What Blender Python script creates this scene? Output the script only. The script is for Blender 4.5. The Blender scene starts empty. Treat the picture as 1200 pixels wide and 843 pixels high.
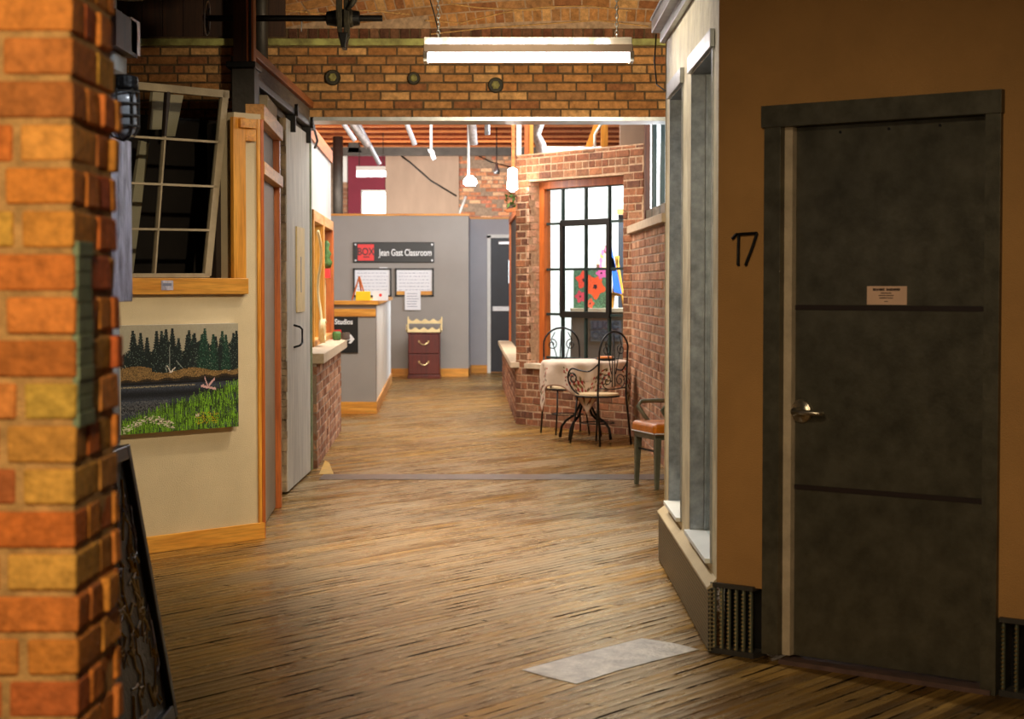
import bpy, math, random
import numpy as np
from mathutils import Vector, Matrix
random.seed(7)
RN = np.random.RandomState(11)
SC = bpy.context.scene
COL = SC.collection

# ------------------------------------------------------------------ camera
FPX, CAMZ, HOR = 2200.0, 1.5, 335.0
PITCH = math.atan((421.5 - HOR) / FPX)
cam_d = bpy.data.cameras.new('camera')
cam = bpy.data.objects.new('camera', cam_d); COL.objects.link(cam)
cam.location = (0, 0, CAMZ); cam.rotation_euler = (math.pi/2 - PITCH, 0, 0)
cam_d.sensor_width = 36; cam_d.lens = 36*FPX/1200; cam_d.clip_end = 200
cam_d.dof.use_dof = True; cam_d.dof.focus_distance = 11.0; cam_d.dof.aperture_fstop = 5.0
SC.camera = cam

# ------------------------------------------------------------------ exposure, world, lights
SC.view_settings.view_transform = 'Standard'; SC.view_settings.look = 'None'
SC.view_settings.gamma = 1; SC.view_settings.exposure = 0.0
SC.view_settings.use_curve_mapping = False
world = bpy.data.worlds.new('world'); SC.world = world; world.use_nodes = True
world.node_tree.nodes['Background'].inputs[0].default_value = (0.55, 0.7, 1, 1)
world.node_tree.nodes['Background'].inputs[1].default_value = 0.6

WARM = (1.0, 0.62, 0.27); TUNG = (1.0, 0.83, 0.56); PILL = (1.0, 0.80, 0.50); NEUT = (1.0, 0.93, 0.84); COOL = (0.86, 0.93, 1.0)
def area(name, loc, target, size, power, color, sy=None, spread=180):
    l = bpy.data.lights.new(name, 'AREA'); l.energy = power; l.color = color
    l.shape = 'RECTANGLE'; l.size = size; l.size_y = sy or size; l.spread = math.radians(spread)
    o = bpy.data.objects.new(name, l); COL.objects.link(o); o.location = loc
    d = Vector(target) - Vector(loc)
    o.rotation_euler = d.to_track_quat('-Z', 'Y').to_euler()
    return o
def spot(name, loc, target, power, color, angle=60, blend=.6, r=.06):
    l = bpy.data.lights.new(name, 'SPOT'); l.energy = power; l.color = color
    l.spot_size = math.radians(angle); l.spot_blend = blend; l.shadow_soft_size = r
    o = bpy.data.objects.new(name, l); COL.objects.link(o); o.location = loc
    d = Vector(target) - Vector(loc)
    o.rotation_euler = d.to_track_quat('-Z', 'Y').to_euler()
    return o
spot('track_light_wall', (0.3, 6.6, 3.7), (-1.75, 10.8, 1.05), 560, TUNG, 46, .8)
spot('track_light_pillar', (-0.5, 0.6, 2.4), (-1.0, 3.5, 1.5), 300, PILL, 80, .8)
spot('track_light_floor', (0.0, 11.0, 4.2), (0.0, 11.3, 0), 520, TUNG, 78, 1)
spot('track_light_brick', (0.3, 11.6, 2.95), (0.6, 15, 3.3), 380, TUNG, 125, 1)
spot('studio_wall_fill', (-1.0, 9.9, 3.9), (0.83, 8.7, 1.6), 380, NEUT, 70, .8)  # unseen fill spot, added to light only the plaster side wall
spot('canvas_fill', (0.5, 4.9, 3.3), (-1.38, 6.25, 1.8), 120, COOL, 22, .7)  # unseen cool spot, added to brighten the canvas and cage lamp
spot('door_wall_fill', (-0.5, 2.6, 3.4), (1.5, 7.1, 0.3), 225, TUNG, 58, 1)  # unseen warm spot, added to brighten the lower door wall
area('fixture_glow', (.1, 11.35, 2.86), (.1, 11.35, 0), 1.15, 45, NEUT, .2)
area('corridor_ceiling_light', (-0.8, 18.6, 3.9), (-0.8, 19.0, 0), 1.8, 240, NEUT, 2.5)
area('classroom_ceiling_light', (-1.2, 24.5, 4.05), (-1.2, 27, 0), 3.0, 560, NEUT, 4)
area('daylight_far_right', (1.3, 28.6, 2.6), (-2.4, 27.0, 1.0), 2.4, 170, COOL, 2.0)
area('studio_daylight', (2.3, 21.2, 3.7), (1.4, 23.4, 0.8), 1.6, 620, COOL, 1.2)
area('back_wall_fill', (-1.5, 34.2, 2.2), (-1.5, 38, 3.6), 3.0, 240, NEUT, .6)  # added fill hidden behind the partition, lights the far back wall
area('far_ceiling_fill', (-2.9, 31.9, 2.1), (-2.6, 31.2, 4.4), 4.0, 150, NEUT, 1.0)  # added fill hidden behind the partition, brightens the far ceiling
area('window_daylight_left', (-3.2, 17.5, 2.2), (-1.7, 17.2, 1.7), 1.5, 60, COOL, 1.5)
area('window_daylight_right', (1.2, 17.0, 3.1), (-1.7, 14.6, 1.2), 1.6, 60, COOL, .9)

# ------------------------------------------------------------------ pixel helpers (photograph frame 1200x843)
_c, _s = math.cos(PITCH), math.sin(PITCH)
def ray(px, py):
    x = (px-600)/FPX; y = (421.5-py)/FPX
    return Vector((x, _c + y*_s, -_s + y*_c))
def P(px, py, Y):
    r = ray(px, py); t = Y/r.y
    return Vector((r.x*t, Y, CAMZ + r.z*t))
def F(px, py, z=0.0):
    r = ray(px, py); t = (z-CAMZ)/r.z
    return Vector((r.x*t, r.y*t, z))
def ZZ(py, Y): return P(600, py, Y).z
def XX(px, Y): return P(px, 335, Y).x

class Fr:
    """vertical plane: origin, horizontal direction, outward normal"""
    def __init__(s, O, d, n=None):
        s.O = Vector((O[0], O[1], 0)); s.d = Vector((d[0], d[1], 0)).normalized()
        n = Vector((s.d.y, -s.d.x, 0)) if n is None else Vector((n[0], n[1], 0))
        s.n = n.normalized()
    def pt(s, u, z, o=0.0):
        v = s.O + s.d*u + s.n*o; v.z = z; return v
    def hit(s, px, py, o=0.0):
        r = ray(px, py); c = Vector((0, 0, CAMZ)); p0 = s.O + s.n*o
        t = (p0 - c).dot(s.n)/r.dot(s.n); w = c + r*t
        return ((w - s.O).dot(s.d), w.z)
    def U(s, px, o=0.0): return s.hit(px, 335, o)[0]
    @property
    def ang(s): return math.atan2(s.d.y, s.d.x)

# ------------------------------------------------------------------ materials
def lin(c):
    return tuple((x/255/12.92 if x/255 <= .04045 else ((x/255+.055)/1.055)**2.4) for x in c)
def lin4(c): return lin(c) + (1,)
class NT:
    def __init__(s, name):
        s.m = bpy.data.materials.new(name); s.m.use_nodes = True; s.t = s.m.node_tree
        s.b = s.t.nodes['Principled BSDF']; s.L = s.t.links
    def n(s, typ, **kw):
        nd = s.t.nodes.new(typ)
        for k, v in kw.items():
            if k.startswith('i_'):
                key = k[2:]; key = int(key) if key.isdigit() else key.replace('_', ' ')
                nd.inputs[key].default_value = v
            else: setattr(nd, k, v)
        return nd
    def l(s, a, b): s.L.new(a, b)
    def ramp(s, fac, stops):
        r = s.n('ShaderNodeValToRGB'); s.l(fac, r.inputs[0])
        e = r.color_ramp.elements
        while len(e) < len(stops): e.new(.5)
        for x, (p, c) in zip(e, stops):
            x.position = p; x.color = c if len(c) == 4 else tuple(c)+(1,)
        return r.outputs[0]
    def mix(s, fac, a, b, mode='MIX'):
        m = s.n('ShaderNodeMix', data_type='RGBA', blend_type=mode)
        for i, v in ((0, fac), (6, a), (7, b)):
            if hasattr(v, 'is_output') or hasattr(v, 'links'): s.l(v, m.inputs[i])
            else: m.inputs[i].default_value = v
        return m.outputs[2]
def noisy(name, col, rough=.6, var=.15, scale=8, bump=.1, metal=0.0, stretch=(1, 1, 1), col2=None, bscale=None, spec=.5, coat=0):
    t = NT(name)
    tc = t.n('ShaderNodeTexCoord'); mp = t.n('ShaderNodeMapping'); mp.inputs['Scale'].default_value = stretch
    t.l(tc.outputs['Object'], mp.inputs[0])
    nz = t.n('ShaderNodeTexNoise', i_Scale=scale, i_Detail=5.0, i_Roughness=.6); t.l(mp.outputs[0], nz.inputs[0])
    c1 = lin(col); c2 = lin(col2) if col2 else tuple(x*(1-var*2) for x in c1)
    out = t.ramp(nz.outputs['Fac'], [(.32, tuple(min(1, x*(1+var)) for x in c1)), (.7, c2)])
    t.l(out, t.b.inputs['Base Color'])
    t.b.inputs['Roughness'].default_value = rough; t.b.inputs['Metallic'].default_value = metal
    t.b.inputs['Specular IOR Level'].default_value = spec; t.b.inputs['Coat Weight'].default_value = coat
    if bump:
        n2 = t.n('ShaderNodeTexNoise', i_Scale=bscale or scale*6, i_Detail=4.0); t.l(mp.outputs[0], n2.inputs[0])
        b = t.n('ShaderNodeBump', i_Strength=bump, i_Distance=.01); t.l(n2.outputs['Fac'], b.inputs['Height'])
        t.l(b.outputs[0], t.b.inputs['Normal'])
    return t.m
def attr_mat(name, rough=.8, var=.25, scale=30, bump=.5, bscale=90, spec=.3):
    """colour comes from the per-face attribute (each brick / brush stroke its own colour)"""
    t = NT(name)
    a = t.n('ShaderNodeAttribute', attribute_name='col')
    tc = t.n('ShaderNodeTexCoord')
    nz = t.n('ShaderNodeTexNoise', i_Scale=scale, i_Detail=6.0, i_Roughness=.65); t.l(tc.outputs['Object'], nz.inputs[0])
    f = t.ramp(nz.outputs['Fac'], [(.3, (1+var,)*3), (.72, (1-var*1.6,)*3)])
    t.l(t.mix(1.0, a.outputs['Color'], f, 'MULTIPLY'), t.b.inputs['Base Color'])
    t.b.inputs['Roughness'].default_value = rough; t.b.inputs['Specular IOR Level'].default_value = spec
    if bump:
        n2 = t.n('ShaderNodeTexNoise', i_Scale=bscale, i_Detail=5.0); t.l(tc.outputs['Object'], n2.inputs[0])
        b = t.n('ShaderNodeBump', i_Strength=bump, i_Distance=.012); t.l(n2.outputs['Fac'], b.inputs['Height'])
        t.l(b.outputs[0], t.b.inputs['Normal'])
    return t.m
def wood(name, col, col2, axis=2, rough=.5, scale=14, bump=.12, coat=0.0, rot=0.0):
    st = [1, 1, 1]; st[axis] = .07
    t = NT(name)
    tc = t.n('ShaderNodeTexCoord'); mp = t.n('ShaderNodeMapping'); mp.inputs['Scale'].default_value = st
    pre = t.n('ShaderNodeMapping'); pre.inputs['Rotation'].default_value = (0, 0, -rot); t.l(tc.outputs['Object'], pre.inputs[0]); t.l(pre.outputs[0], mp.inputs[0])
    nz = t.n('ShaderNodeTexNoise', i_Scale=scale, i_Detail=6.0, i_Distortion=1.0); t.l(mp.outputs[0], nz.inputs[0])
    n3 = t.n('ShaderNodeTexNoise', i_Scale=scale*7, i_Detail=3.0); t.l(mp.outputs[0], n3.inputs[0])
    base = t.ramp(nz.outputs['Fac'], [(.35, lin(col)), (.68, lin(col2))])
    fine = t.ramp(n3.outputs['Fac'], [(.4, (1.06,)*3), (.65, (.8,)*3)])
    c = t.mix(1.0, base, fine, 'MULTIPLY')
    # knots
    vo = t.n('ShaderNodeTexVoronoi', i_Scale=5.0); st2 = [1, 1, 1]; st2[axis] = .45
    mp2 = t.n('ShaderNodeMapping'); mp2.inputs['Scale'].default_value = st2; t.l(pre.outputs[0], mp2.inputs[0]); t.l(mp2.outputs[0], vo.inputs[0])
    kn = t.ramp(vo.outputs['Distance'], [(.03, (1,)*3), (.08, (0,)*3)])
    c = t.mix(kn, c, lin4((90, 45, 15)))
    t.l(c, t.b.inputs['Base Color']); t.b.inputs['Roughness'].default_value = rough; t.b.inputs['Coat Weight'].default_value = coat
    b = t.n('ShaderNodeBump', i_Strength=bump, i_Distance=.004); t.l(n3.outputs['Fac'], b.inputs['Height']); t.l(b.outputs[0], t.b.inputs['Normal'])
    return t.m
def emit(name, col, strength):
    t = NT(name); t.b.inputs['Emission Color'].default_value = tuple(col)+(1,); t.b.inputs['Emission Strength'].default_value = strength
    t.b.inputs['Base Color'].default_value = (.8, .8, .8, 1); return t.m
def glass(name, tint=(.9, .95, .95), rough=.02):
    t = NT(name)
    t.b.inputs['Base Color'].default_value = tuple(tint)+(1,); t.b.inputs['Transmission Weight'].default_value = 1
    t.b.inputs['Roughness'].default_value = rough; t.b.inputs['IOR'].default_value = 1.01 if False else 1.3
    # thin pane: mostly straight-through with a little mirror
    tr = t.n('ShaderNodeBsdfTransparent'); tr.inputs[0].default_value = tuple(tint)+(1,)
    gl = t.n('ShaderNodeBsdfGlossy'); gl.inputs['Roughness'].default_value = rough
    lw = t.n('ShaderNodeFresnel', i_IOR=1.5); mx = t.n('ShaderNodeMixShader')
    ge = t.n('ShaderNodeNewGeometry'); sb = t.n('ShaderNodeMath', operation='SUBTRACT'); sb.inputs[0].default_value = 1; t.l(ge.outputs['Backfacing'], sb.inputs[1]); mu = t.n('ShaderNodeMath', operation='MULTIPLY'); t.l(lw.outputs[0], mu.inputs[0]); t.l(sb.outputs[0], mu.inputs[1]); t.l(mu.outputs[0], mx.inputs[0]); t.l(tr.outputs[0], mx.inputs[1]); t.l(gl.outputs[0], mx.inputs[2])
    out = [n for n in t.t.nodes if n.type == 'OUTPUT_MATERIAL'][0]; t.l(mx.outputs[0], out.inputs[0])
    return t.m

def floor_mat():
    t = NT('worn_maple_strip_floor')
    tc = t.n('ShaderNodeTexCoord'); mp = t.n('ShaderNodeMapping', vector_type='TEXTURE')
    mp.inputs['Rotation'].default_value = (0, 0, math.radians(53)); t.l(tc.outputs['Object'], mp.inputs[0])
    br = t.n('ShaderNodeTexBrick', offset=.37, offset_frequency=3, i_Scale=1.0)
    for k, v in (('Brick Width', 1.1), ('Row Height', .058), ('Mortar Size', .003), ('Mortar Smooth', .2), ('Bias', 0.0)): br.inputs[k].default_value = v
    br.inputs['Color1'].default_value = (.0, .0, .0, 1); br.inputs['Color2'].default_value = (1, 1, 1, 1); br.inputs['Mortar'].default_value = (.5, .5, .5, 1)
    t.l(mp.outputs[0], br.inputs['Vector'])
    def nz(scale, sx, sy, det=6.0, rough=.62):
        m = t.n('ShaderNodeMapping'); m.inputs['Scale'].default_value = (sx, sy, 1); t.l(mp.outputs[0], m.inputs[0])
        n = t.n('ShaderNodeTexNoise', i_Scale=scale, i_Detail=det, i_Roughness=rough); t.l(m.outputs[0], n.inputs[0]); return n.outputs['Fac']
    g = nz(3.0, .6, 15, 6.0, .7); g2 = nz(2.0, .4, 5, 5.0); big = nz(.8, 1.0, 2.6, 6.0, .65); spk = nz(9.0, 1.0, 3.5, 3.0)
    plank = t.ramp(br.outputs['Color'], [(0, lin((104, 74, 34))), (.5, lin((140, 106, 54))), (1, lin((176, 138, 76)))])
    grain = t.ramp(g, [(.32, (1.16, 1.14, 1.1)), (.5, (.98, .98, .96)), (.68, (.5, .46, .4))])
    c = t.mix(1.0, plank, grain, 'MULTIPLY')
    c = t.mix(1.0, c, t.ramp(g2, [(.38, (1.08, 1.07, 1.05)), (.62, (.66, .62, .56))]), 'MULTIPLY')
    c = t.mix(1.0, c, t.ramp(big, [(.36, (1.15, 1.1, 1.0)), (.5, (.85, .84, .8)), (.6, (.45, .41, .36))]), 'MULTIPLY')
    gm = t.ramp(nz(1.7, 1.2, 17, 3.0), [(.46, (.1,)*3), (.56, (1,)*3)])
    gap = t.mix(1.0, br.outputs['Fac'], gm, 'MULTIPLY')
    c = t.mix(gap, c, lin4((24, 16, 9)))
    b2 = t.n('ShaderNodeTexBrick', offset=.37, offset_frequency=3, i_Scale=1.0)
    for k, v in (('Brick Width', 1.1), ('Row Height', .058), ('Mortar Size', .009), ('Mortar Smooth', .15), ('Bias', 0.0)): b2.inputs[k].default_value = v
    t.l(mp.outputs[0], b2.inputs['Vector'])
    wide = t.mix(1.0, b2.outputs['Fac'], t.ramp(nz(1.5, 1.1, 11, 3.0, .7), [(.56, (0,)*3), (.61, (1,)*3)]), 'MULTIPLY')
    c = t.mix(wide, c, lin4((20, 13, 7))); gap = t.mix(1.0, gap, wide, 'LIGHTEN')
    ck = t.ramp(nz(3.0, .5, 22, 2.0), [(.66, (0,)*3), (.69, (1,)*3)])
    c = t.mix(ck, c, lin4((28, 20, 12)))
    t.l(c, t.b.inputs['Base Color'])
    rg = t.mix(.5, t.ramp(big, [(.35, (.13,)*3), (.62, (.42,)*3)]), t.ramp(g2, [(.3, (.12,)*3), (.7, (.38,)*3)]))
    t.l(rg, t.b.inputs['Roughness']); t.b.inputs['Specular IOR Level'].default_value = .3
    # cupped strips: height rises to each strip's edge
    sp = t.n('ShaderNodeSeparateXYZ'); t.l(mp.outputs[0], sp.inputs[0])
    w1 = t.n('ShaderNodeMath', operation='MULTIPLY'); t.l(sp.outputs[1], w1.inputs[0]); w1.inputs[1].default_value = 2*math.pi/.058
    w2 = t.n('ShaderNodeMath', operation='COSINE'); t.l(w1.outputs[0], w2.inputs[0])
    h = t.n('ShaderNodeMath', operation='MULTIPLY_ADD'); t.l(gap, h.inputs[0]); h.inputs[1].default_value = -1.5; t.l(g, h.inputs[2])
    h2 = t.n('ShaderNodeMath', operation='MULTIPLY_ADD'); t.l(br.outputs['Color'], h2.inputs[0]); h2.inputs[1].default_value = .5; t.l(h.outputs[0], h2.inputs[2])
    h3 = t.n('ShaderNodeMath', operation='MULTIPLY_ADD'); t.l(w2.outputs[0], h3.inputs[0]); h3.inputs[1].default_value = .22; t.l(h2.outputs[0], h3.inputs[2])
    fr1 = t.n('ShaderNodeMath', operation='DIVIDE'); t.l(sp.outputs[1], fr1.inputs[0]); fr1.inputs[1].default_value = .058
    fr2 = t.n('ShaderNodeMath', operation='FRACT'); t.l(fr1.outputs[0], fr2.inputs[0])
    cc = t.n('ShaderNodeMath', operation='SUBTRACT'); t.l(br.outputs['Color'], cc.inputs[0]); cc.inputs[1].default_value = .5
    tl = t.n('ShaderNodeMath', operation='MULTIPLY'); t.l(cc.outputs[0], tl.inputs[0]); t.l(fr2.outputs[0], tl.inputs[1])
    h5 = t.n('ShaderNodeMath', operation='MULTIPLY_ADD'); t.l(tl.outputs[0], h5.inputs[0]); h5.inputs[1].default_value = .6; t.l(h3.outputs[0], h5.inputs[2])
    h4 = t.n('ShaderNodeMath', operation='MULTIPLY_ADD'); t.l(big, h4.inputs[0]); h4.inputs[1].default_value = 2.0; t.l(h5.outputs[0], h4.inputs[2])
    b = t.n('ShaderNodeBump', i_Strength=.6, i_Distance=.005); t.l(h4.outputs[0], b.inputs['Height']); t.l(b.outputs[0], t.b.inputs['Normal'])
    # amber varnish: tinted gloss over the wood
    t.b.inputs['Specular IOR Level'].default_value = 0.0
    gl = t.n('ShaderNodeBsdfGlossy'); gl.inputs[0].default_value = (1.0, .83, .56, 1); t.l(rg, gl.inputs['Roughness']); t.l(b.outputs[0], gl.inputs['Normal'])
    fn = t.n('ShaderNodeFresnel', i_IOR=1.42); t.l(b.outputs[0], fn.inputs['Normal'])
    fm = t.n('ShaderNodeMath', operation='MULTIPLY'); t.l(fn.outputs[0], fm.inputs[0]); fm.inputs[1].default_value = .68
    gk = t.n('ShaderNodeMath', operation='SUBTRACT'); gk.inputs[0].default_value = 1; t.l(gap, gk.inputs[1])
    fk = t.n('ShaderNodeMath', operation='MULTIPLY'); t.l(fm.outputs[0], fk.inputs[0]); t.l(gk.outputs[0], fk.inputs[1])
    mx = t.n('ShaderNodeMixShader'); t.l(fk.outputs[0], mx.inputs[0]); t.l(t.b.outputs[0], mx.inputs[1]); t.l(gl.outputs[0], mx.inputs[2])
    out = [n for n in t.t.nodes if n.type == 'OUTPUT_MATERIAL'][0]; t.l(mx.outputs[0], out.inputs[0])
    return t.m

M = {}
M['floor'] = floor_mat()
M['brick'] = attr_mat('old_brick', .85, .30, 22, .8, 70)
M['brick_near'] = attr_mat('old_brick_near', .8, .25, 40, .7, 60)
M['paint'] = attr_mat('oil_paint', .55, .06, 60, .25, 160)
M['mortar_tan'] = noisy('tan_mortar', (178, 146, 116), .95, .2, 25, .5)
M['mortar_dark'] = noisy('dark_mortar', (96, 74, 48), .95, .25, 25, .5)
M['mortar_grey'] = noisy('grey_mortar', (150, 128, 108), .95, .15, 25, .4)
M['mortar_near'] = noisy('near_mortar', (210, 160, 96), .9, .2, 30, .7)
M['cream'] = noisy('cream_textured_wall', (205, 186, 152), .85, .05, 3, .35, bscale=220)
M['gold_plaster'] = noisy('gold_brown_plaster', (180, 130, 72), .8, .06, 3, .4, bscale=200)
M['plaster'] = noisy('rough_plaster', (212, 200, 168), .55, .16, 5, 1.0, bscale=22, stretch=(1, 1, .6), col2=(168, 152, 122))
M['gray_wall'] = noisy('grey_paint', (150, 143, 136), .8, .03, 2, .05)
M['blue_wall'] = noisy('pale_grey_paint', (166, 166, 172), .8, .03, 2, .05)
M['white'] = noisy('white_paint', (225, 225, 220), .7, .04, 3, .05)
M['white_panel'] = noisy('white_board', (184, 182, 178), .7, .08, 6, .1, stretch=(1, 1, .2))
M['pine'] = wood('yellow_pine', (226, 160, 62), (196, 122, 34), 2, .45)
M['pine_x'] = wood('yellow_pine_level', (226, 160, 62), (196, 122, 34), 0, .45)
M['pine_l'] = wood('yellow_pine_slant', (222, 160, 66), (192, 124, 40), 0, .45, rot=math.atan2(.756, .655))
M['pine_y'] = wood('pale_pine_y', (214, 160, 92), (186, 124, 58), 1, .5)
M['orange_wood'] = wood('orange_stained_wood', (196, 104, 40), (160, 76, 26), 2, .45)
M['orange_wood_y'] = wood('orange_stained_wood_y', (190, 112, 58), (150, 78, 34), 1, .5)
M['joist'] = wood('orange_joist', (222, 140, 72), (186, 100, 44), 0, .6)
M['deck'] = wood('orange_deck', (176, 92, 44), (140, 66, 30), 1, .7)
M['dark_wood'] = wood('dark_brown_wood', (70, 42, 24), (44, 26, 16), 2, .7)
M['red_wood'] = wood('red_brown_wood', (88, 44, 22), (56, 28, 14), 2, .6)
M['grey_wood'] = wood('weathered_grey_wood', (128, 112, 96), (84, 72, 60), 1, .8, bump=.4)
M['rough_edge'] = noisy('rough_splintered_edge', (176, 152, 120), .9, .3, 12, 1.0, bscale=40, stretch=(1, 1, .5), col2=(78, 60, 42))
M['tin'] = noisy('painted_door_white', (202, 196, 184), .6, .12, 9, .4, stretch=(1, 1, .25))
M['green_edge'] = noisy('green_edge_paint', (120, 132, 92), .7, .25, 12, .5)
M['galv'] = noisy('galvanised_steel', (150, 154, 158), .38, .18, 18, .08, metal=.85)
M['galv_dull'] = noisy('dull_galvanised_door', (104, 98, 82), .40, .18, 9, .12, metal=.65)
M['galv_frame'] = noisy('dull_galvanised_frame', (104, 98, 82), .42, .18, 12, .12, metal=.6)
M['galv_light'] = noisy('bright_galvanised', (176, 180, 184), .35, .1, 14, .08, metal=.8)
M['steel'] = noisy('grey_steel', (78, 72, 66), .55, .15, 6, .15, metal=.5)
M['grey_door'] = noisy('taupe_door_paint', (144, 124, 98), .6, .06, 5, .05)
M['brown_strip'] = noisy('brown_strip', (34, 17, 11), .6, .1, 10, .1)
M['black'] = noisy('black_paint', (18, 17, 17), .4, .1, 10, .05)
M['black_iron'] = noisy('black_iron', (22, 20, 20), .45, .2, 14, .2, metal=.4)
M['rust_iron'] = noisy('oily_iron', (62, 56, 40), .6, .3, 12, .6, metal=.4, col2=(22, 18, 14))
M['dark'] = noisy('dark_brown_panel', (44, 32, 24), .6, .12, 5, .1)
M['ledge_green'] = noisy('yellow_green_ledge', (166, 164, 92), .7, .2, 9, .3, col2=(110, 100, 52))
M['glass'] = glass('window_glass')
M['glass_dark'] = glass('dark_window_glass', (.6, .64, .66))
M['tube'] = emit('fluorescent_tube', (1, .93, .95), 11)
M['lamp_white'] = emit('lit_lamp', (1, .95, .88), 32)
M['sky_pane'] = emit('daylit_pane', (.86, .97, 1), 2.6)
M['reflector'] = noisy('white_enamel', (226, 222, 214), .35, .04, 6, 0)
M['maroon'] = noisy('maroon_paint', (120, 34, 52), .8, .05, 3, .05)
M['ply'] = noisy('plywood_panel', (170, 146, 126), .85, .08, 3, .1, stretch=(1, 1, .3))
M['stone'] = noisy('limestone_sill', (190, 168, 140), .8, .1, 12, .3)
M['cabinet'] = wood('cherry_laminate', (98, 24, 15), (72, 14, 9), 2, .35)
M['brass'] = noisy('brass', (214, 190, 140), .3, .08, 14, 0, metal=.9)
M['nickel'] = noisy('satin_nickel', (176, 164, 146), .28, .08, 14, 0, metal=.9)
M['cream_wood'] = noisy('cream_wood', (232, 206, 150), .6, .06, 8, .05)
M['navy'] = noisy('dark_navy_door', (30, 32, 42), .5, .15, 4, .05)
M['light_metal'] = noisy('pale_metal', (200, 200, 204), .35, .05, 12, 0, metal=.4)
M['paper'] = noisy('paper', (226, 226, 230), .8, .02, 4, 0)
M['red'] = noisy('red_logo', (226, 52, 50), .5, .03, 4, 0)
M['letter_white'] = noisy('white_letters', (235, 235, 235), .5, .02, 4, 0)
M['ink'] = noisy('grey_ink', (120, 124, 150), .7, .05, 4, 0)
M['yellow'] = noisy('yellow_plastic', (240, 200, 20), .5, .05, 6, 0)
M['yellow_tape'] = noisy('yellow_tape', (196, 150, 40), .6, .15, 14, .05)
M['vinyl'] = noisy('orange_vinyl', (226, 128, 24), .38, .12, 9, .2, coat=.2)
M['sage_metal'] = noisy('sage_metal', (116, 116, 96), .45, .15, 12, .1, metal=.3)
M['wicker'] = noisy('cream_seat', (206, 176, 132), .7, .1, 40, .4)
M['purple_canvas'] = noisy('purple_impasto', (196, 192, 212), .45, .3, 16, 1.0, bscale=40, stretch=(1, 1, .4), col2=(84, 76, 104))
M['blue'] = noisy('blue_cloth', (30, 90, 190), .7, .1, 6, 0)
M['brown_box'] = noisy('grey_brown_board', (96, 80, 70), .7, .12, 5, .1)
M['foil'] = noisy('foil_duct', (180, 170, 164), .45, .2, 22, .8, metal=.6)
M['teal'] = noisy('teal_frame', (26, 44, 42), .5, .1, 8, .05)
M['leaf'] = noisy('leaf_green', (74, 110, 48), .6, .3, 20, .1)
M['patch_sheet'] = noisy('worn_floor_sheet', (196, 186, 166), .42, .15, 9, .5, metal=.25, col2=(140, 128, 108))

def perf_mat():
    t = NT('woven_metal_mesh')
    tc = t.n('ShaderNodeTexCoord'); ck = t.n('ShaderNodeTexVoronoi', i_Scale=58.0, i_Randomness=0.0)
    t.l(tc.outputs['Object'], ck.inputs[0])
    c = t.ramp(ck.outputs['Distance'], [(.30, lin((16, 13, 9))), (.44, lin((116, 104, 78)))])
    t.l(c, t.b.inputs['Base Color']); t.b.inputs['Roughness'].default_value = .45; t.b.inputs['Metallic'].default_value = .5
    b = t.n('ShaderNodeBump', i_Strength=.8, i_Distance=.004); t.l(ck.outputs['Distance'], b.inputs['Height']); t.l(b.outputs[0], t.b.inputs['Normal'])
    return t.m
M['perf'] = perf_mat()

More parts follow.
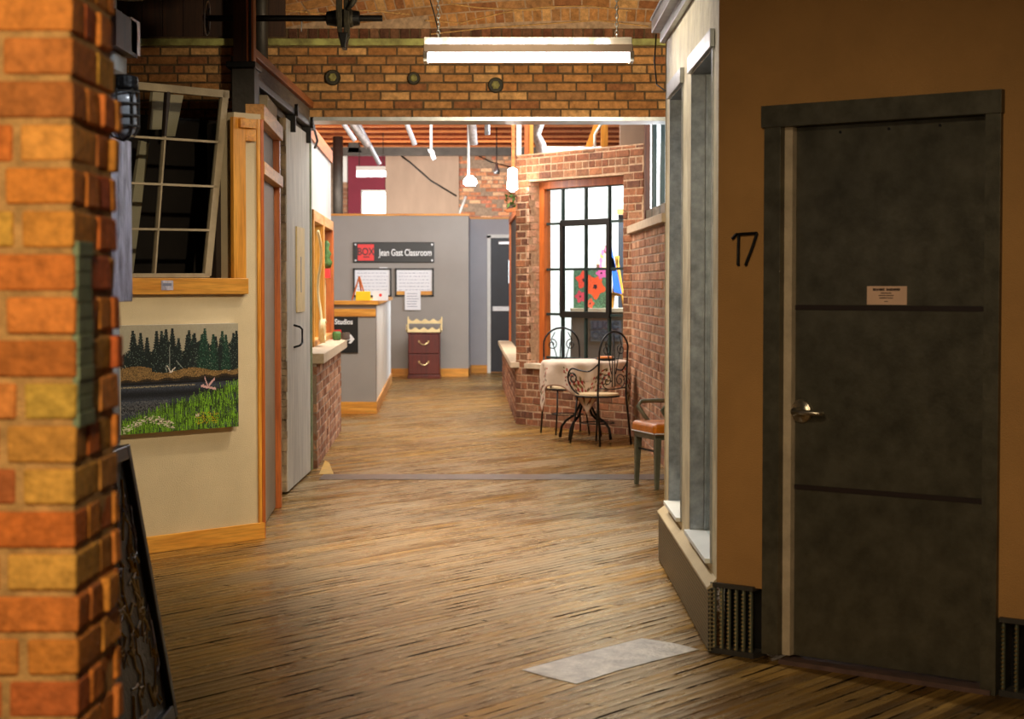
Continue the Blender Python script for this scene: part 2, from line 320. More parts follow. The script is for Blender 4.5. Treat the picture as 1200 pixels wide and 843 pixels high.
# ------------------------------------------------------------------ mesh building
class MB:
    def __init__(s): s.v = []; s.f = []; s.m = []; s.c = []; s.mats = []
    def mi(s, mat):
        if mat not in s.mats: s.mats.append(mat)
        return s.mats.index(mat)
    def add(s, vs, fs, mat, col=(1, 1, 1)):
        k = len(s.v); s.v.extend(Vector(p) for p in vs); i = s.mi(mat)
        for f in fs: s.f.append([k+j for j in f]); s.m.append(i); s.c.append(col)
        return s
    def hexa(s, p, mat, col=(1, 1, 1)):   # p: 4 bottom ccw + 4 top
        return s.add(p, [(3, 2, 1, 0), (4, 5, 6, 7), (0, 1, 5, 4), (1, 2, 6, 5), (2, 3, 7, 6), (3, 0, 4, 7)], mat, col)
    def box(s, a, b, mat, col=(1, 1, 1)):
        (x0, y0, z0), (x1, y1, z1) = a, b
        return s.hexa([(x0, y0, z0), (x1, y0, z0), (x1, y1, z0), (x0, y1, z0), (x0, y0, z1), (x1, y0, z1), (x1, y1, z1), (x0, y1, z1)], mat, col)
    def fbox(s, fr, u0, u1, z0, z1, o0, o1, mat, col=(1, 1, 1)):
        return s.hexa([fr.pt(u0, z0, o1), fr.pt(u1, z0, o1), fr.pt(u1, z0, o0), fr.pt(u0, z0, o0),
                       fr.pt(u0, z1, o1), fr.pt(u1, z1, o1), fr.pt(u1, z1, o0), fr.pt(u0, z1, o0)], mat, col)
    def prism(s, poly, ext, mat, col=(1, 1, 1)):
        n = len(poly); ext = Vector(ext); P_ = [Vector(p) for p in poly]
        return s.add(P_ + [p+ext for p in P_], [tuple(range(n))[::-1], tuple(range(n, 2*n))] + [(i, (i+1) % n, n+(i+1) % n, n+i) for i in range(n)], mat, col)
    def tube(s, pts, r, mat, n=8, closed=False, col=(1, 1, 1)):
        pts = [Vector(p) for p in pts]; N = len(pts); rs = r if isinstance(r, (list, tuple)) else [r]*N
        vs = []; up = None
        for i, p in enumerate(pts):
            if closed: t = pts[(i+1) % N]-pts[i-1]
            else: t = pts[min(i+1, N-1)]-pts[max(i-1, 0)]
            t.normalize()
            if up is None:
                up = Vector((0, 0, 1)) if abs(t.z) < .9 else Vector((1, 0, 0))
            a = (up - t*up.dot(t)).normalized(); b = t.cross(a); up = a
            for k in range(n):
                an = 2*math.pi*k/n; vs.append(p + (a*math.cos(an)+b*math.sin(an))*rs[i])
        fs = []
        for i in range(N if closed else N-1):
            j = (i+1) % N
            for k in range(n):
                l = (k+1) % n; fs.append((i*n+k, i*n+l, j*n+l, j*n+k))
        if not closed: fs += [tuple(range(n))[::-1], tuple((N-1)*n+k for k in range(n))]
        return s.add(vs, fs, mat, col)
    def lathe(s, prof, mat, O=(0, 0, 0), n=24, M_=None, col=(1, 1, 1)):
        O = Vector(O); vs = []; fs = []
        for (r, z) in prof:
            for k in range(n):
                a = 2*math.pi*k/n; p = Vector((r*math.cos(a), r*math.sin(a), z))
                if M_ is not None: p = M_ @ p
                vs.append(O+p)
        for i in range(len(prof)-1):
            for k in range(n):
                l = (k+1) % n; fs.append((i*n+k, i*n+l, (i+1)*n+l, (i+1)*n+k))
        fs += [tuple(range(n))[::-1], tuple((len(prof)-1)*n+k for k in range(n))]
        return s.add(vs, fs, mat, col)
    def build(s, name, parent=None, smooth=False, bevel=0, loc=None, world=True):
        me = bpy.data.meshes.new(name); o = bpy.data.objects.new(name, me)
        if parent is not None:
            if world:
                inv = parent['_m']; inv = Matrix([inv[i*4:i*4+4] for i in range(4)]).inverted()
                vs = [inv @ v for v in s.v]
            else: vs = s.v
            o.parent = parent
        else:
            if loc is None:
                xs = [v.x for v in s.v]; ys = [v.y for v in s.v]; zs = [v.z for v in s.v]
                loc = Vector(((min(xs)+max(xs))/2, (min(ys)+max(ys))/2, min(zs)))
            vs = [v-Vector(loc) for v in s.v]; o.location = loc
        m4 = Matrix.Translation(loc) if parent is None else Matrix([parent['_m'][i*4:i*4+4] for i in range(4)])
        o['_m'] = [x for r in m4 for x in r]
        me.from_pydata([tuple(v) for v in vs], [], s.f)
        for mt in s.mats: me.materials.append(mt)
        me.polygons.foreach_set('material_index', s.m)
        at = me.color_attributes.new('col', 'FLOAT_COLOR', 'CORNER')
        data = np.ones((len(me.loops), 4), dtype=np.float32)
        lt = np.array([len(f) for f in s.f]); data[:, :3] = np.repeat(np.array(s.c, dtype=np.float32), lt, axis=0)
        at.data.foreach_set('color', data.ravel())
        if smooth: me.polygons.foreach_set('use_smooth', [True]*len(me.polygons))
        COL.objects.link(o)
        if bevel:
            b = o.modifiers.new('bevel', 'BEVEL'); b.width = bevel; b.segments = 2; b.limit_method = 'ANGLE'; b.harden_normals = False
        return o
OBJS = []
def empty(name, loc, rz=0):
    o = bpy.data.objects.new(name, None); COL.objects.link(o); o.location = loc; o.rotation_euler = (0, 0, rz); o.empty_display_size = .1
    m4 = Matrix.Translation(Vector(loc)) @ Matrix.Rotation(rz, 4, 'Z'); o['_m'] = [x for r in m4 for x in r]
    return o
def tag(o, label=None, cat=None, group=None, kind=None):
    if label: o['label'] = label
    if cat: o['category'] = cat
    if group: o['group'] = group
    if kind: o['kind'] = kind
    return o
def struct(o): o['kind'] = 'structure'; return o
def copy_tree(o, parent=None):
    c = o.copy(); COL.objects.link(c); c.parent = parent
    for ch in [x for x in bpy.data.objects if x.parent == o]: copy_tree(ch, c)
    return c
def text(name, body, parent, loc_w, fr, size, mat, align='LEFT', offset=0.0, ext=.002, xs=1.0):
    cu = bpy.data.curves.new(name, 'FONT'); cu.body = body; cu.size = size; cu.align_x = align; cu.align_y = 'CENTER'
    cu.extrude = ext; cu.offset = offset; cu.materials.append(mat)
    tmp = bpy.data.objects.new(name, cu); COL.objects.link(tmp); dg = bpy.context.evaluated_depsgraph_get(); me = bpy.data.meshes.new_from_object(tmp.evaluated_get(dg)); COL.objects.unlink(tmp); bpy.data.objects.remove(tmp)
    o = bpy.data.objects.new(name, me); COL.objects.link(o)
    R_ = Matrix((( fr.d.x, 0, fr.n.x, 0), (fr.d.y, 0, fr.n.y, 0), (0, 1, 0, 0), (0, 0, 0, 1)))
    mw = Matrix.Translation(Vector(loc_w)) @ R_ @ Matrix.Diagonal((xs, 1, 1, 1))
    pm = Matrix([parent['_m'][i*4:i*4+4] for i in range(4)])
    o.parent = parent; o.matrix_local = pm.inverted() @ mw
    return o

# bricks laid one by one in a plane frame ------------------------------------------------
PAL_ORANGE = [(178, 124, 72), (188, 134, 80), (170, 114, 64), (202, 152, 96), (150, 96, 58), (184, 128, 74), (164, 116, 72)]
PAL_RED = [(134, 84, 56), (120, 72, 48), (150, 96, 64), (104, 66, 48), (148, 102, 72), (128, 86, 60)]
PAL_PINK = [(168, 122, 92), (154, 106, 80), (184, 138, 106), (142, 98, 74)]
PAL_NEAR = [(222, 134, 60), (214, 122, 54), (228, 146, 66), (204, 112, 54), (232, 162, 76), (220, 136, 60)]
def slab(mb, fr, u0, u1, z0, z1, t, mat, holes=(), face=-.004):
    us = sorted({u0, u1, *[min(max(h[i], u0), u1) for h in holes for i in (0, 1)]}); zs = sorted({z0, z1, *[min(max(h[i], z0), z1) for h in holes for i in (2, 3)]})
    for a, b in zip(us, us[1:]):
        for c, d in zip(zs, zs[1:]):
            if b-a < 1e-5 or d-c < 1e-5: continue
            m = ((a+b)/2, (c+d)/2)
            if any(h[0] < m[0] < h[1] and h[2] < m[1] < h[3] for h in holes): continue
            mb.fbox(fr, a, b, c, d, -t, face, mat)
def brick(mb, fr, a, b, c, d, mat, col, proud=0.0, ch=.004, back=-.03):
    j = lambda s: random.uniform(-s, s)
    vs = [fr.pt(a, c, back), fr.pt(b, c, back), fr.pt(b, d, back), fr.pt(a, d, back)]
    vs += [fr.pt(a+j(.0015), c+j(.0015), proud-ch), fr.pt(b+j(.0015), c+j(.0015), proud-ch), fr.pt(b+j(.0015), d+j(.0015), proud-ch), fr.pt(a+j(.0015), d+j(.0015), proud-ch)]
    vs += [fr.pt(a+ch, c+ch, proud), fr.pt(b-ch, c+ch, proud), fr.pt(b-ch, d-ch, proud), fr.pt(a+ch, d-ch, proud)]
    fs = []
    for k in range(2):
        for i in range(4): fs.append((k*4+i, k*4+(i+1) % 4, k*4+4+(i+1) % 4, k*4+4+i))
    fs.append((8, 9, 10, 11))
    mb.add(vs, fs, mat, col)
def bricks(mb, fr, u0, u1, z0, z1, mat, pal, holes=(), bl=.225, bh=.077, jt=.012, jit=.004, var=.12, dark=None):
    row = 0; z = z0
    while z < z1-.02:
        zt = min(z+bh, z1)-jt
        u = u0 - (bl/2 if row % 2 else 0) - random.uniform(0, .04)
        while u < u1:
            L = bl*random.choice([1, 1, 1, 1, 1, 1, .97, 1.04]) if row % 6 != 5 else bl*.5
            a, b = max(u, u0), min(u+L-jt, u1)
            segs = [(a, b)]
            for h in holes:
                if h[2] < (z+zt)/2 < h[3]:
                    ns = []
                    for (p, q) in segs:
                        if q <= h[0] or p >= h[1]: ns.append((p, q))
                        else:
                            if p < h[0]: ns.append((p, h[0]))
                            if q > h[1]: ns.append((h[1], q))
                    segs = ns
            for (p, q) in segs:
                if q-p > .02:
                    c = lin(random.choice(pal)); k = 1+random.uniform(-var, var)
                    brick(mb, fr, p, q, z, zt, mat, tuple(min(1, x*k) for x in c), random.uniform(-jit, jit))
            u += L
        z += bh; row += 1

# ================================================================== SETTING: shell
# floor
mb = MB(); mb.box((-7, -3, -.1), (7, 42, 0), M['floor']); struct(mb.build('floor', loc=(0, 0, 0)))
Yh = 15.2
# left painting wall frame: u grows from its left end towards the corridor corner
cL = F(308, 631); dL = Vector((.655, .756, 0)).normalized()
FL = Fr(cL - dL*1.45, dL); LLen = 1.45
zl = FL.hit(230, 345)[1]; zp = FL.hit(281, 138)[1]
LEDGE_Z0, LEDGE_Z1 = FL.hit(240, 345, .03)[1], FL.hit(240, 326, .03)[1]
u288 = FL.U(289, .03); u274 = FL.U(274.5, .03)
mb = MB()
slab(mb, FL, 0, LLen, 0, zp+.03, .12, M['cream'], [(0-1, u274+.03, LEDGE_Z0+.03, 9)], face=0)
struct(mb.build('wall_left'))
# baseboard
mb = MB(); mb.fbox(FL, 0, LLen+.004, 0, FL.hit(305, 613, .015)[1], 0, .016, M['pine_l']); struct(mb.build('baseboard_left', bevel=.003))
mb = MB(); mb.fbox(FL, LLen-.012, LLen+.012, 0, zp, -.02, .014, M['orange_wood'])
struct(mb.build('trim_1', bevel=.002))

# wall near left (behind the brick pillar)
WN = -1.385
mb = MB(); mb.box((WN-.16, 3.9, 0), (WN, 6.62, 4.4), M['white']); struct(mb.build('wall_near_left'))

# header brick wall
zlint = ZZ(140.5, Yh); zgreen = ZZ(54, Yh); zgt = ZZ(46, Yh)
FH = Fr((0, Yh), (1, 0), (0, -1))
xl, xr = XX(357, Yh), XX(776, Yh)
mb = MB()
hole = (xl, xr+.06, -1, zlint)
slab(mb, FH, -5, 4, 0, 4.4, .35, M['mortar_dark'], [hole])
nb = zlint+.02
bricks(mb, FH, -3.4, 2.2, nb, zgreen, M['brick'], PAL_ORANGE, [hole], bh=(zgreen-nb)/8.0, bl=.238, jt=.013)
# left flank of the wall, below the lintel level
bricks(mb, FH, -3.4, xl-.02, 1.6, nb, M['brick'], PAL_ORANGE, [], bh=.078, bl=.238)
# relieving arch above the ledge: rings of bricks following a shallow curve
def arch_z(x, base): return base + .12 - .042*(x-.55)**2
for ring in range(12):
    rowlock = ring in (0, 4, 6)
    h = .105 if rowlock else .07
    base = zgt - .30 + sum((.108 if q in (0, 4, 6) else .074) for q in range(ring))
    x = -2.2 + random.uniform(0, .1)
    while x < 2.0:
        L = .075 if rowlock else .225
        xa, xb = x, x+L-.010
        za, zb = arch_z(xa, base), arch_z(xb, base)
        if min(za, zb) > zgt+.085 and min(za, zb) < 4.35:
            c = lin(random.choice(PAL_ORANGE)); k = random.uniform(.9, 1.15)
            tilt = .035*(x-.55)
            pf, bk = random.uniform(.0, .012), -.03
            vs = []
            for o in (bk, pf):
                vs += [FH.pt(xa, za, o), FH.pt(xb, zb, o), FH.pt(xb+tilt*.5, zb+h-.01, o), FH.pt(xa+tilt*.5, za+h-.01, o)]
            mb.add(vs, [(0, 1, 5, 4), (1, 2, 6, 5), (2, 3, 7, 6), (3, 0, 4, 7), (4, 5, 6, 7)], M['brick'], tuple(min(1, v*k) for v in c))
        x += L
# soldier band between ledge and arch, recess shadow put into the brick colours
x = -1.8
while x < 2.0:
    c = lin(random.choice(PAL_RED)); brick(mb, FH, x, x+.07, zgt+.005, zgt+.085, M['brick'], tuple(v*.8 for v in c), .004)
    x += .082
mb.fbox(FH, -2.3, 2, zgt+.086, 4.4, -.02, -.002, M['mortar_tan'])
struct(mb.build('wall_header'))
mb = MB()
for pts in (((498, 24), (540, 27), (590, 15), (640, 8), (690, 7), (740, 13)), ((525, 4), (560, 9), (620, 12), (650, 10)), ((505, 40), (560, 34), (640, 28), (700, 24), (760, 31)), ((270, 14), (320, 11), (380, 16), (430, 12), (480, 17))):
    mb.tube([P(a, b, Yh-.012) for a, b in pts], .006, M['mortar_near'], 5)
struct(mb.build('trim_18'))
mb = MB(); mb.fbox(FH, -3.3, 2, zgreen, zgt, -.02, .05, M['ledge_green']); struct(mb.build('trim_2', bevel=.004))
mb = MB(); mb.fbox(FH, xl-.02, xr+.05, zlint-.01, zlint+.02, -.33, .03, M['galv_light']); struct(mb.build('trim_3'))
# dark plank boarding high on the left
mb = MB()
for i in range(9):
    mb.fbox(FH, -3.3+i*.165, -3.3+i*.165+.16, zgt+.02, 4.4, 0, .02+random.uniform(0, .006), M['dark_wood'])
struct(mb.build('wall_boarding'))

# ceilings and outer walls of the building
mb = MB(); mb.box((-7, -3, 4.4), (7, Yh+.3, 4.5), M['dark_wood']); struct(mb.build('ceiling_hall'))
ZC = 4.2
mb = MB(); mb.box((-7, Yh+.35, ZC+.3), (7, 41, ZC+.36), M['deck'])
y = Yh+1.0
k = 0
while y < 37:
    mb.box((-7, y-.02, ZC+.03), (7, y+.02, ZC+.30), M['deck']); mb.box((-7, y-.05, ZC-.005), (7, y+.05, ZC+.03), M['joist'])
    y += 1.13
struct(mb.build('ceiling_far'))
mb = MB(); mb.box((-7.1, -3, 0), (-7, 42, 4.5), M['cream']); struct(mb.build('wall_outer_left'))
mb = MB(); mb.box((7, -3, 0), (7.1, 42, 4.5), M['cream']); struct(mb.build('wall_outer_right'))
mb = MB(); mb.box((-7, -3.1, 0), (7, -3, 4.5), M['cream']); struct(mb.build('wall_outer_behind'))

# ---------------------------------------------------------------- far back wall
Yb = 38.0; FB = Fr((0, Yb), (1, 0), (0, -1))
def bx(px): return XX(px, Yb)
def bz(py): return ZZ(py, Yb)
mb = MB()
slab(mb, FB, -7, 7, 0, 4.5, .3, M['mortar_grey'], [(bx(425), bx(455), bz(252), bz(224))])
bricks(mb, FB, bx(538), bx(625), 2.2, 4.2, M['brick'], [(214, 150, 108), (196, 128, 92), (226, 176, 136), (184, 116, 90)], bl=.23, bh=.08, jit=.01, var=.2)
bricks(mb, FB, bx(396), bx(409), 2.2, 4.2, M['brick'], PAL_PINK, bl=.23, bh=.08)
struct(mb.build('wall_back'))
mb = MB(); slab(mb, FB, bx(408.5), bx(455.5), 2.4, 4.18, -.05, M['maroon'], [(bx(425), bx(455), bz(252), bz(224))], face=0)
struct(mb.build('wall_back_maroon'))
w = empty('window_1', FB.pt(bx(440), bz(252), -.1)); struct(w)
mb = MB(); mb.fbox(FB, bx(425), bx(455), bz(254), bz(224), -.16, -.14, M['sky_pane']); mb.build('pane', w)
mb = MB()
for a, b, c, d in ((424, 425.4, 224, 253), (454.6, 456, 224, 253), (424, 456, 223, 225)):
    mb.fbox(FB, bx(a), bx(b), bz(d), bz(c), -.1, .07, M['white'])
mb.build('window_frame', w)
mb = MB(); mb.fbox(FB, bx(452.5), bx(538), 2.3, bz(178), .02, .09, M['ply'])
struct(mb.build('wall_back_plywood'))
mb = MB(); mb.box((-6, 36.0, ZZ(182, 36)), (5, 36.25, ZZ(173, 36)), M['steel']); struct(mb.build('beam'))

# grey partitions
Yg = 31.0; FG = Fr((0, Yg), (1, 0), (0, -1))
gx = lambda px: XX(px, Yg); gz = lambda py: ZZ(py, Yg)
xg = gx(549)
mb = MB(); mb.box((-6, Yg, 0), (xg, Yg+.12, gz(253)), M['gray_wall']); mb.box((xg-.12, Yg+.12, 0), (xg, 32.3, gz(253)), M['blue_wall']); struct(mb.build('wall_classroom'))
mb = MB(); mb.box((-6, Yg-.02, gz(253)), (xg+.02, Yg+.14, gz(250.5)), M['pine_x']); struct(mb.build('trim_4'))
mb = MB(); mb.box((-6, Yg-.018, 0), (xg+.018, Yg, gz(432)), M['pine_x']); mb.box((xg, Yg-.018, 0), (xg+.018, 32.3, gz(432)), M['pine_y']); struct(mb.build('baseboard_back'))
Y2 = 32.3; F2 = Fr((0, Y2), (1, 0), (0, -1))
x2 = lambda px: XX(px, Y2); z2 = lambda py: ZZ(py, Y2)
mb = MB(); slab(mb, F2, xg-.1, 3.4, 0, z2(257), .12, M['blue_wall'], [(x2(574), x2(612), -1, z2(278))], face=0); struct(mb.build('wall_hallway_end'))
mb = MB(); mb.fbox(F2, xg, 3.4, z2(257), z2(254.5), -.13, .02, M['pine_x']); struct(mb.build('trim_5'))
mb = MB(); mb.fbox(F2, xg+.02, x2(571), 0, z2(428), 0, .018, M['pine_x']); struct(mb.build('baseboard_hallway'))
# exit door
d = empty('door_1', F2.pt(x2(592), 0, 0)); struct(d)
mb = MB(); 
for a, b, c, e in ((571, 575, 0, 276), (611, 614, 0, 276), (571, 614, 279, 275)):
    mb.fbox(F2, x2(a), x2(b), 0 if c == 0 else z2(c), z2(e), -.10, .03, M['white'])
mb.build('door_frame', d)
mb = MB(); slab(mb, F2, x2(575), x2(611), .02, z2(279), -.02, M['navy'], [(x2(596), x2(602), z2(332), z2(305))], face=-.06); mb.build('door_leaf', d)
mb = MB(); mb.fbox(F2, x2(596), x2(602), z2(332), z2(305), -.06, -.055, M['sky_pane']); mb.build('pane', d)
mb = MB(); mb.fbox(F2, x2(577), x2(609), z2(365), z2(359), 0, .05, M['light_metal']); mb.build('push_bar', d, bevel=.01)
mb = MB(); mb.fbox(F2, x2(584), x2(606), z2(287), z2(283), 0, .07, M['light_metal']); mb.build('door_closer', d, bevel=.01)

# half wall (counter-height partition)
A, B = F(440.5, 485), F(458, 448)
zhw = ZZ(357, A.y)
Ldir = (B-A); Ldir.z = 0
mb = MB()
mb.hexa([(-5, A.y, 0), (A.x, A.y, 0), (A.x, A.y+.15, 0), (-5, A.y+.15, 0), (-5, A.y, zhw), (A.x, A.y, zhw), (A.x, A.y+.15, zhw), (-5, A.y+.15, zhw)], M['gray_wall'])
struct(mb.build('wall_counter_front'))
mb = MB(); FW = Fr(A, Ldir); 
WL = Ldir.length
mb.hexa([FW.pt(0, 0, 0), FW.pt(WL, 0, 0), FW.pt(WL, 0, -.15), FW.pt(.15, 0, -.15), FW.pt(0, zhw, 0), FW.pt(WL, zhw, 0), FW.pt(WL, zhw, -.15), FW.pt(.15, zhw, -.15)][0:8], M['white'])
struct(mb.build('wall_counter_side'))
mb = MB()
mb.box((-5, A.y-.05, zhw), (A.x+.03, A.y+.2, zhw+.045), M['pine_x']); mb.box((-5, A.y-.02, zhw-.14), (A.x+.003, A.y, zhw-.05), M['pine_x'])
mb.hexa([FW.pt(-.03, zhw+.002, .03), FW.pt(WL, zhw+.002, .03), FW.pt(WL, zhw+.002, -.2), FW.pt(0.1, zhw+.002, -.2), FW.pt(-.03, zhw+.046, .03), FW.pt(WL, zhw+.046, .03), FW.pt(WL, zhw+.046, -.2), FW.pt(.1, zhw+.046, -.2)], M['pine_y'])
struct(mb.build('trim_6'))
mb = MB(); mb.box((-5, A.y-.018, 0), (A.x+.01, A.y, .14), M['pine_x']); mb.fbox(FW, 0, WL, 0, .14, 0, .018, M['pine_y']); struct(mb.build('baseboard_counter'))

# ---------------------------------------------------------------- corridor left wall beyond the corner (studio door, transom)
c0 = Vector((cL.x-.01, cL.y+.02, 0)); c1 = F(328.5, 594)
FC = Fr(c0, c1-c0); 
FC.n = Vector((-FC.d.y, FC.d.x, 0)); FC.n = FC.n if FC.n.x > 0 else -FC.n
CL_ = (c1-c0).length
zt1, zt2 = 2.475, 2.57; zd = 2.16
mb = MB(); mb.fbox(FC, .75, CL_, zt2, 2.70, -.1, -.01, M['cream']); struct(mb.build('wall_above_door'))
mb = MB(); mb.fbox(FC, -.02, CL_, zt1, zt2, -.08, .03, M['pine_y']); mb.fbox(FC, 0, CL_, zd, zd+.075, -.08, .03, M['pine_y']); struct(mb.build('trim_7', bevel=.003))
mb = MB(); mb.fbox(FC, .03, CL_-.1, zd+.075, zt1, -.06, -.03, M['gray_wall']); struct(mb.build('wall_transom'))
d = empty('door_2', FC.pt(CL_/2, 0, 0)); struct(d)
mb = MB()
mb.fbox(FC, -.005, .07, 0, zd, -.14, .0, M['orange_wood']); mb.fbox(FC, CL_-.09, CL_, 0, zt1, -.14, .012, M['orange_wood'])
mb.fbox(FC, .07, .11, 0, zd, -.16, -.01, M['red_wood'])
mb.build('door_frame', d, bevel=.003)
mb = MB(); mb.fbox(FC, .1, CL_-.08, .01, zd, -.07, -.025, M['grey_door'])
mb.build('door_leaf', d)
# sliding-door header board, rail
XR = -1.63
mb = MB()
mb.box((XR-.12, 11.75, 2.78), (XR, Yh, 2.93), M['grey_wood']); mb.box((XR-.12, 11.75, 2.93), (XR+.03, Yh, 2.985), M['orange_wood_y'])
mb.box((XR-.12, 11.75, 2.70), (XR-.02, Yh, 2.78), M['grey_wood'])
struct(mb.build('trim_8', bevel=.004))
rl = empty('sliding_door_rail', (XR+.03, 13.4, 2.74))
tag(rl, 'black steel sliding door rail fixed under the weathered grey header board', 'rail')
mb = MB(); mb.box((XR+.0, 11.72, 2.745), (XR+.05, Yh-.05, 2.79), M['black_iron']); mb.build('track', rl, bevel=.006)
for y in (13.75, 14.8):
    mb = MB(); mb.box((XR-.02, y-.02, 2.62), (XR+.052, y+.02, 2.75), M['black_iron']); mb.lathe([(.045, -.012), (.045, .012)], M['black_iron'], (XR+.06, y, 2.78), 18, Matrix.Rotation(math.pi/2, 4, 'Y').to_3x3()); mb.build('hanger', rl)
# sliding fire door
sn, sf = F(339.5, 579), F(362.5, 553)
SX = (sn.x+sf.x)/2+.005
sd = empty('sliding_door', ((SX-.04), (sn.y+sf.y)/2, 0)); tag(sd, 'thick weathered white sliding door with splintered edge hanging from the rail', 'door')
mb = MB(); mb.box((SX-.09, sn.y, .015), (SX, sf.y, 2.70), M['tin']); mb.build('door_panel', sd, bevel=.004)
mb = MB()
z = .015
while z < 2.70:
    h = random.uniform(.05, .16); j = random.uniform(-.012, .012)
    for k in range(2):
        q = random.uniform(-.012, .006)
        mb.box((SX-.105+k*.05+j*.4, sn.y-.022+q, z), (SX-.054+k*.05+j*.3, sn.y-.001, min(z+h-.002, 2.70)), M['rough_edge'])
    z += h
mb.build('splintered_edge', sd, bevel=.004)
mb = MB(); mb.box((SX-.02, sf.y-.09, .02), (SX+.008, sf.y, 2.68), M['green_edge']); mb.build('edge_strip', sd, bevel=.003)
FS = Fr((SX, sn.y), (0, 1), (1, 0))
mb = MB(); u, zz = FS.hit(346, 393)
mb.tube([FS.pt(u-.1, FS.hit(345, 381)[1], .0), FS.pt(u-.1, FS.hit(345, 383)[1], .045), FS.pt(u+.02, FS.hit(347, 386)[1], .05), FS.pt(u+.02, FS.hit(347, 402)[1], .05), FS.pt(u-.1, FS.hit(345, 405)[1], .045), FS.pt(u-.1, FS.hit(345, 407)[1], 0)], .008, M['black_iron'], 8)
mb.build('handle', sd, smooth=True)
ua, ub = FS.U(348, .01), FS.U(357, .01)
mb = MB(); mb.fbox(FS, ua, ub, FS.hit(350, 366, .01)[1], FS.hit(350, 266, .01)[1], .002, .012, M['cream_wood'])
mb.fbox(FS, ub-.28, ub-.25, 1.45, 1.72, .012, .014, M['ink'])
tag(mb.build('paper_notice'), 'tall cream paper notice fixed on the white sliding door', 'notice')

# steel column, wood post by the door rail
Yc = 11.55
st = MB(); st.box((XX(273.5, Yc), Yc-.02, zp+.02), (XX(300, Yc), Yc+.2, ZZ(80, Yc)), M['steel']); st.box((XX(268, Yc), Yc-.06, ZZ(80, Yc)), (XX(302, Yc), Yc+.24, ZZ(73, Yc)), M['black_iron'])
struct(st.build('column', bevel=.004))
mb = MB(); mb.box((XX(275, Yc), Yc, ZZ(73, Yc)), (XX(290, Yc), Yc+.16, 4.4), M['red_wood']); mb.box((XX(290.5, Yc), Yc-.01, ZZ(72, Yc)), (XX(292.5, Yc), Yc+.1, 4.4), M['orange_wood']); mb.box((XX(296.5, Yc), Yc-.01, ZZ(72, Yc)), (XX(299, Yc), Yc+.1, 4.4), M['orange_wood'])
mb.box((XX(292.5, Yc), Yc+.05, ZZ(70, Yc)), (XX(296.5, Yc), Yc+.1, 4.4), M['black'])
struct(mb.build('pillar_wood'))
mb = MB(); mb.tube([(XX(309, 14.8), 14.75, 2.95), (XX(309, 14.8), 14.75, 4.4)], .05, M['steel'], 12); struct(mb.build('pillar_pipe', smooth=True))

# window opening in the painting wall: pine ledge, post, cap
mb = MB()
mb.fbox(FL, -.05, u288+.012, LEDGE_Z0, LEDGE_Z1, 0, .035, M['pine_l']); mb.fbox(FL, -.05, u288-.03, LEDGE_Z1-.03, LEDGE_Z1, -.2, 0, M['pine_x'])
mb.fbox(FL, u274, u288, LEDGE_Z1, zp, 0, .03, M['pine'])
u303 = FL.U(302, .05)
mb.fbox(FL, FL.U(283, .05), u303+.0, FL.hit(290, 150, .05)[1], FL.hit(290, 139, .05)[1], 0, .05, M['pine_x'])
mb.fbox(FL, u288, FL.U(301, .03), FL.hit(290, 165, .03)[1], FL.hit(290, 150, .03)[1], 0, .03, M['pine_x'])
mb.fbox(FL, FL.U(302.5, .012), LLen-.012, 0, zp, 0, .012, M['pine'])
struct(mb.build('trim_9', bevel=.003))
uu, zz = FL.hit(196.5, 334.5, .04)
mb = MB(); mb.fbox(FL, uu-.042, uu+.042, zz-.027, zz+.027, .0355, .0375, M['purple_canvas']); mb.fbox(FL, uu-.03, uu+.03, zz-.004, zz+.012, .0375, .038, M['ink'])
tag(mb.build('sticker'), 'small purple printed sticker on the pine window ledge', 'sticker')
# dark boarding inside the opening
mb = MB(); mb.fbox(FL, -.8, LLen+.16, 0, zp+.02, -.50, -.45, M['dark']); struct(mb.build('wall_storeroom'))
mb = MB(); ua, ub = FL.U(262, -.12), FL.U(277, -.12)
mb.fbox(FL, ua-.05, ub, LEDGE_Z0, zp-.03, -.2, -.125, M['dark'])
dk = mb.build('storage_panel'); tag(dk, 'dark brown panel with two small slots behind the pine post', 'panel')
for a, b, c, e in ((260.5, 262.8, 228, 203), (266.8, 268.6, 226, 200)):
    mb = MB(); u0, z0 = FL.hit(a, b*0+c, -.12); u1, z1 = FL.hit(b, e, -.12)
    mb.fbox(FL, min(u0, u1), max(u0, u1), z0, z1, -.125, -.118, M['plaster']); mb.build('slot', dk)

# leaning sash
def sash_pt(px, py, o): u, z = FL.hit(px, py, o); return FL.pt(u, z, o)
so = -.06
def quadbar(mb, a, b, wa, wb, mat, t=.03, o=so):
    """bar between photo points a,b with given pixel half widths, lying in the sash plane"""
    pa, pb = sash_pt(*a, o), sash_pt(*b, o); dirv = (pb-pa).normalized(); side = dirv.cross(FL.n).normalized()
    wa, wb = wa*pa.y/FPX, wb*pb.y/FPX; e = FL.n*t
    mb.hexa([pa-side*wa, pb-side*wb, pb+side*wb, pa+side*wa, pa-side*wa+e, pb-side*wb+e, pb+side*wb+e, pa+side*wa+e], mat)
sash = empty('window_sash', sash_pt(200, 325, so)); tag(sash, 'old cream multi-pane window sash leaning behind the pine ledge', 'window sash')
BEI = noisy('shaded_sash_paint', (156, 140, 114), .7, .12, 8, .2)  # shade behind the wall plane is put into this darker beige
mb = MB(); quadbar(mb, (150, 100), (265, 111), 4.5, 4.5, BEI); quadbar(mb, (261, 108), (240, 323), 4.5, 5, BEI); quadbar(mb, (140, 98), (118, 323), 5, 5, BEI); quadbar(mb, (120, 323), (242, 323), 2.5, 2.5, BEI); mb.build('sash_frame', sash, bevel=.002)
mb = MB()
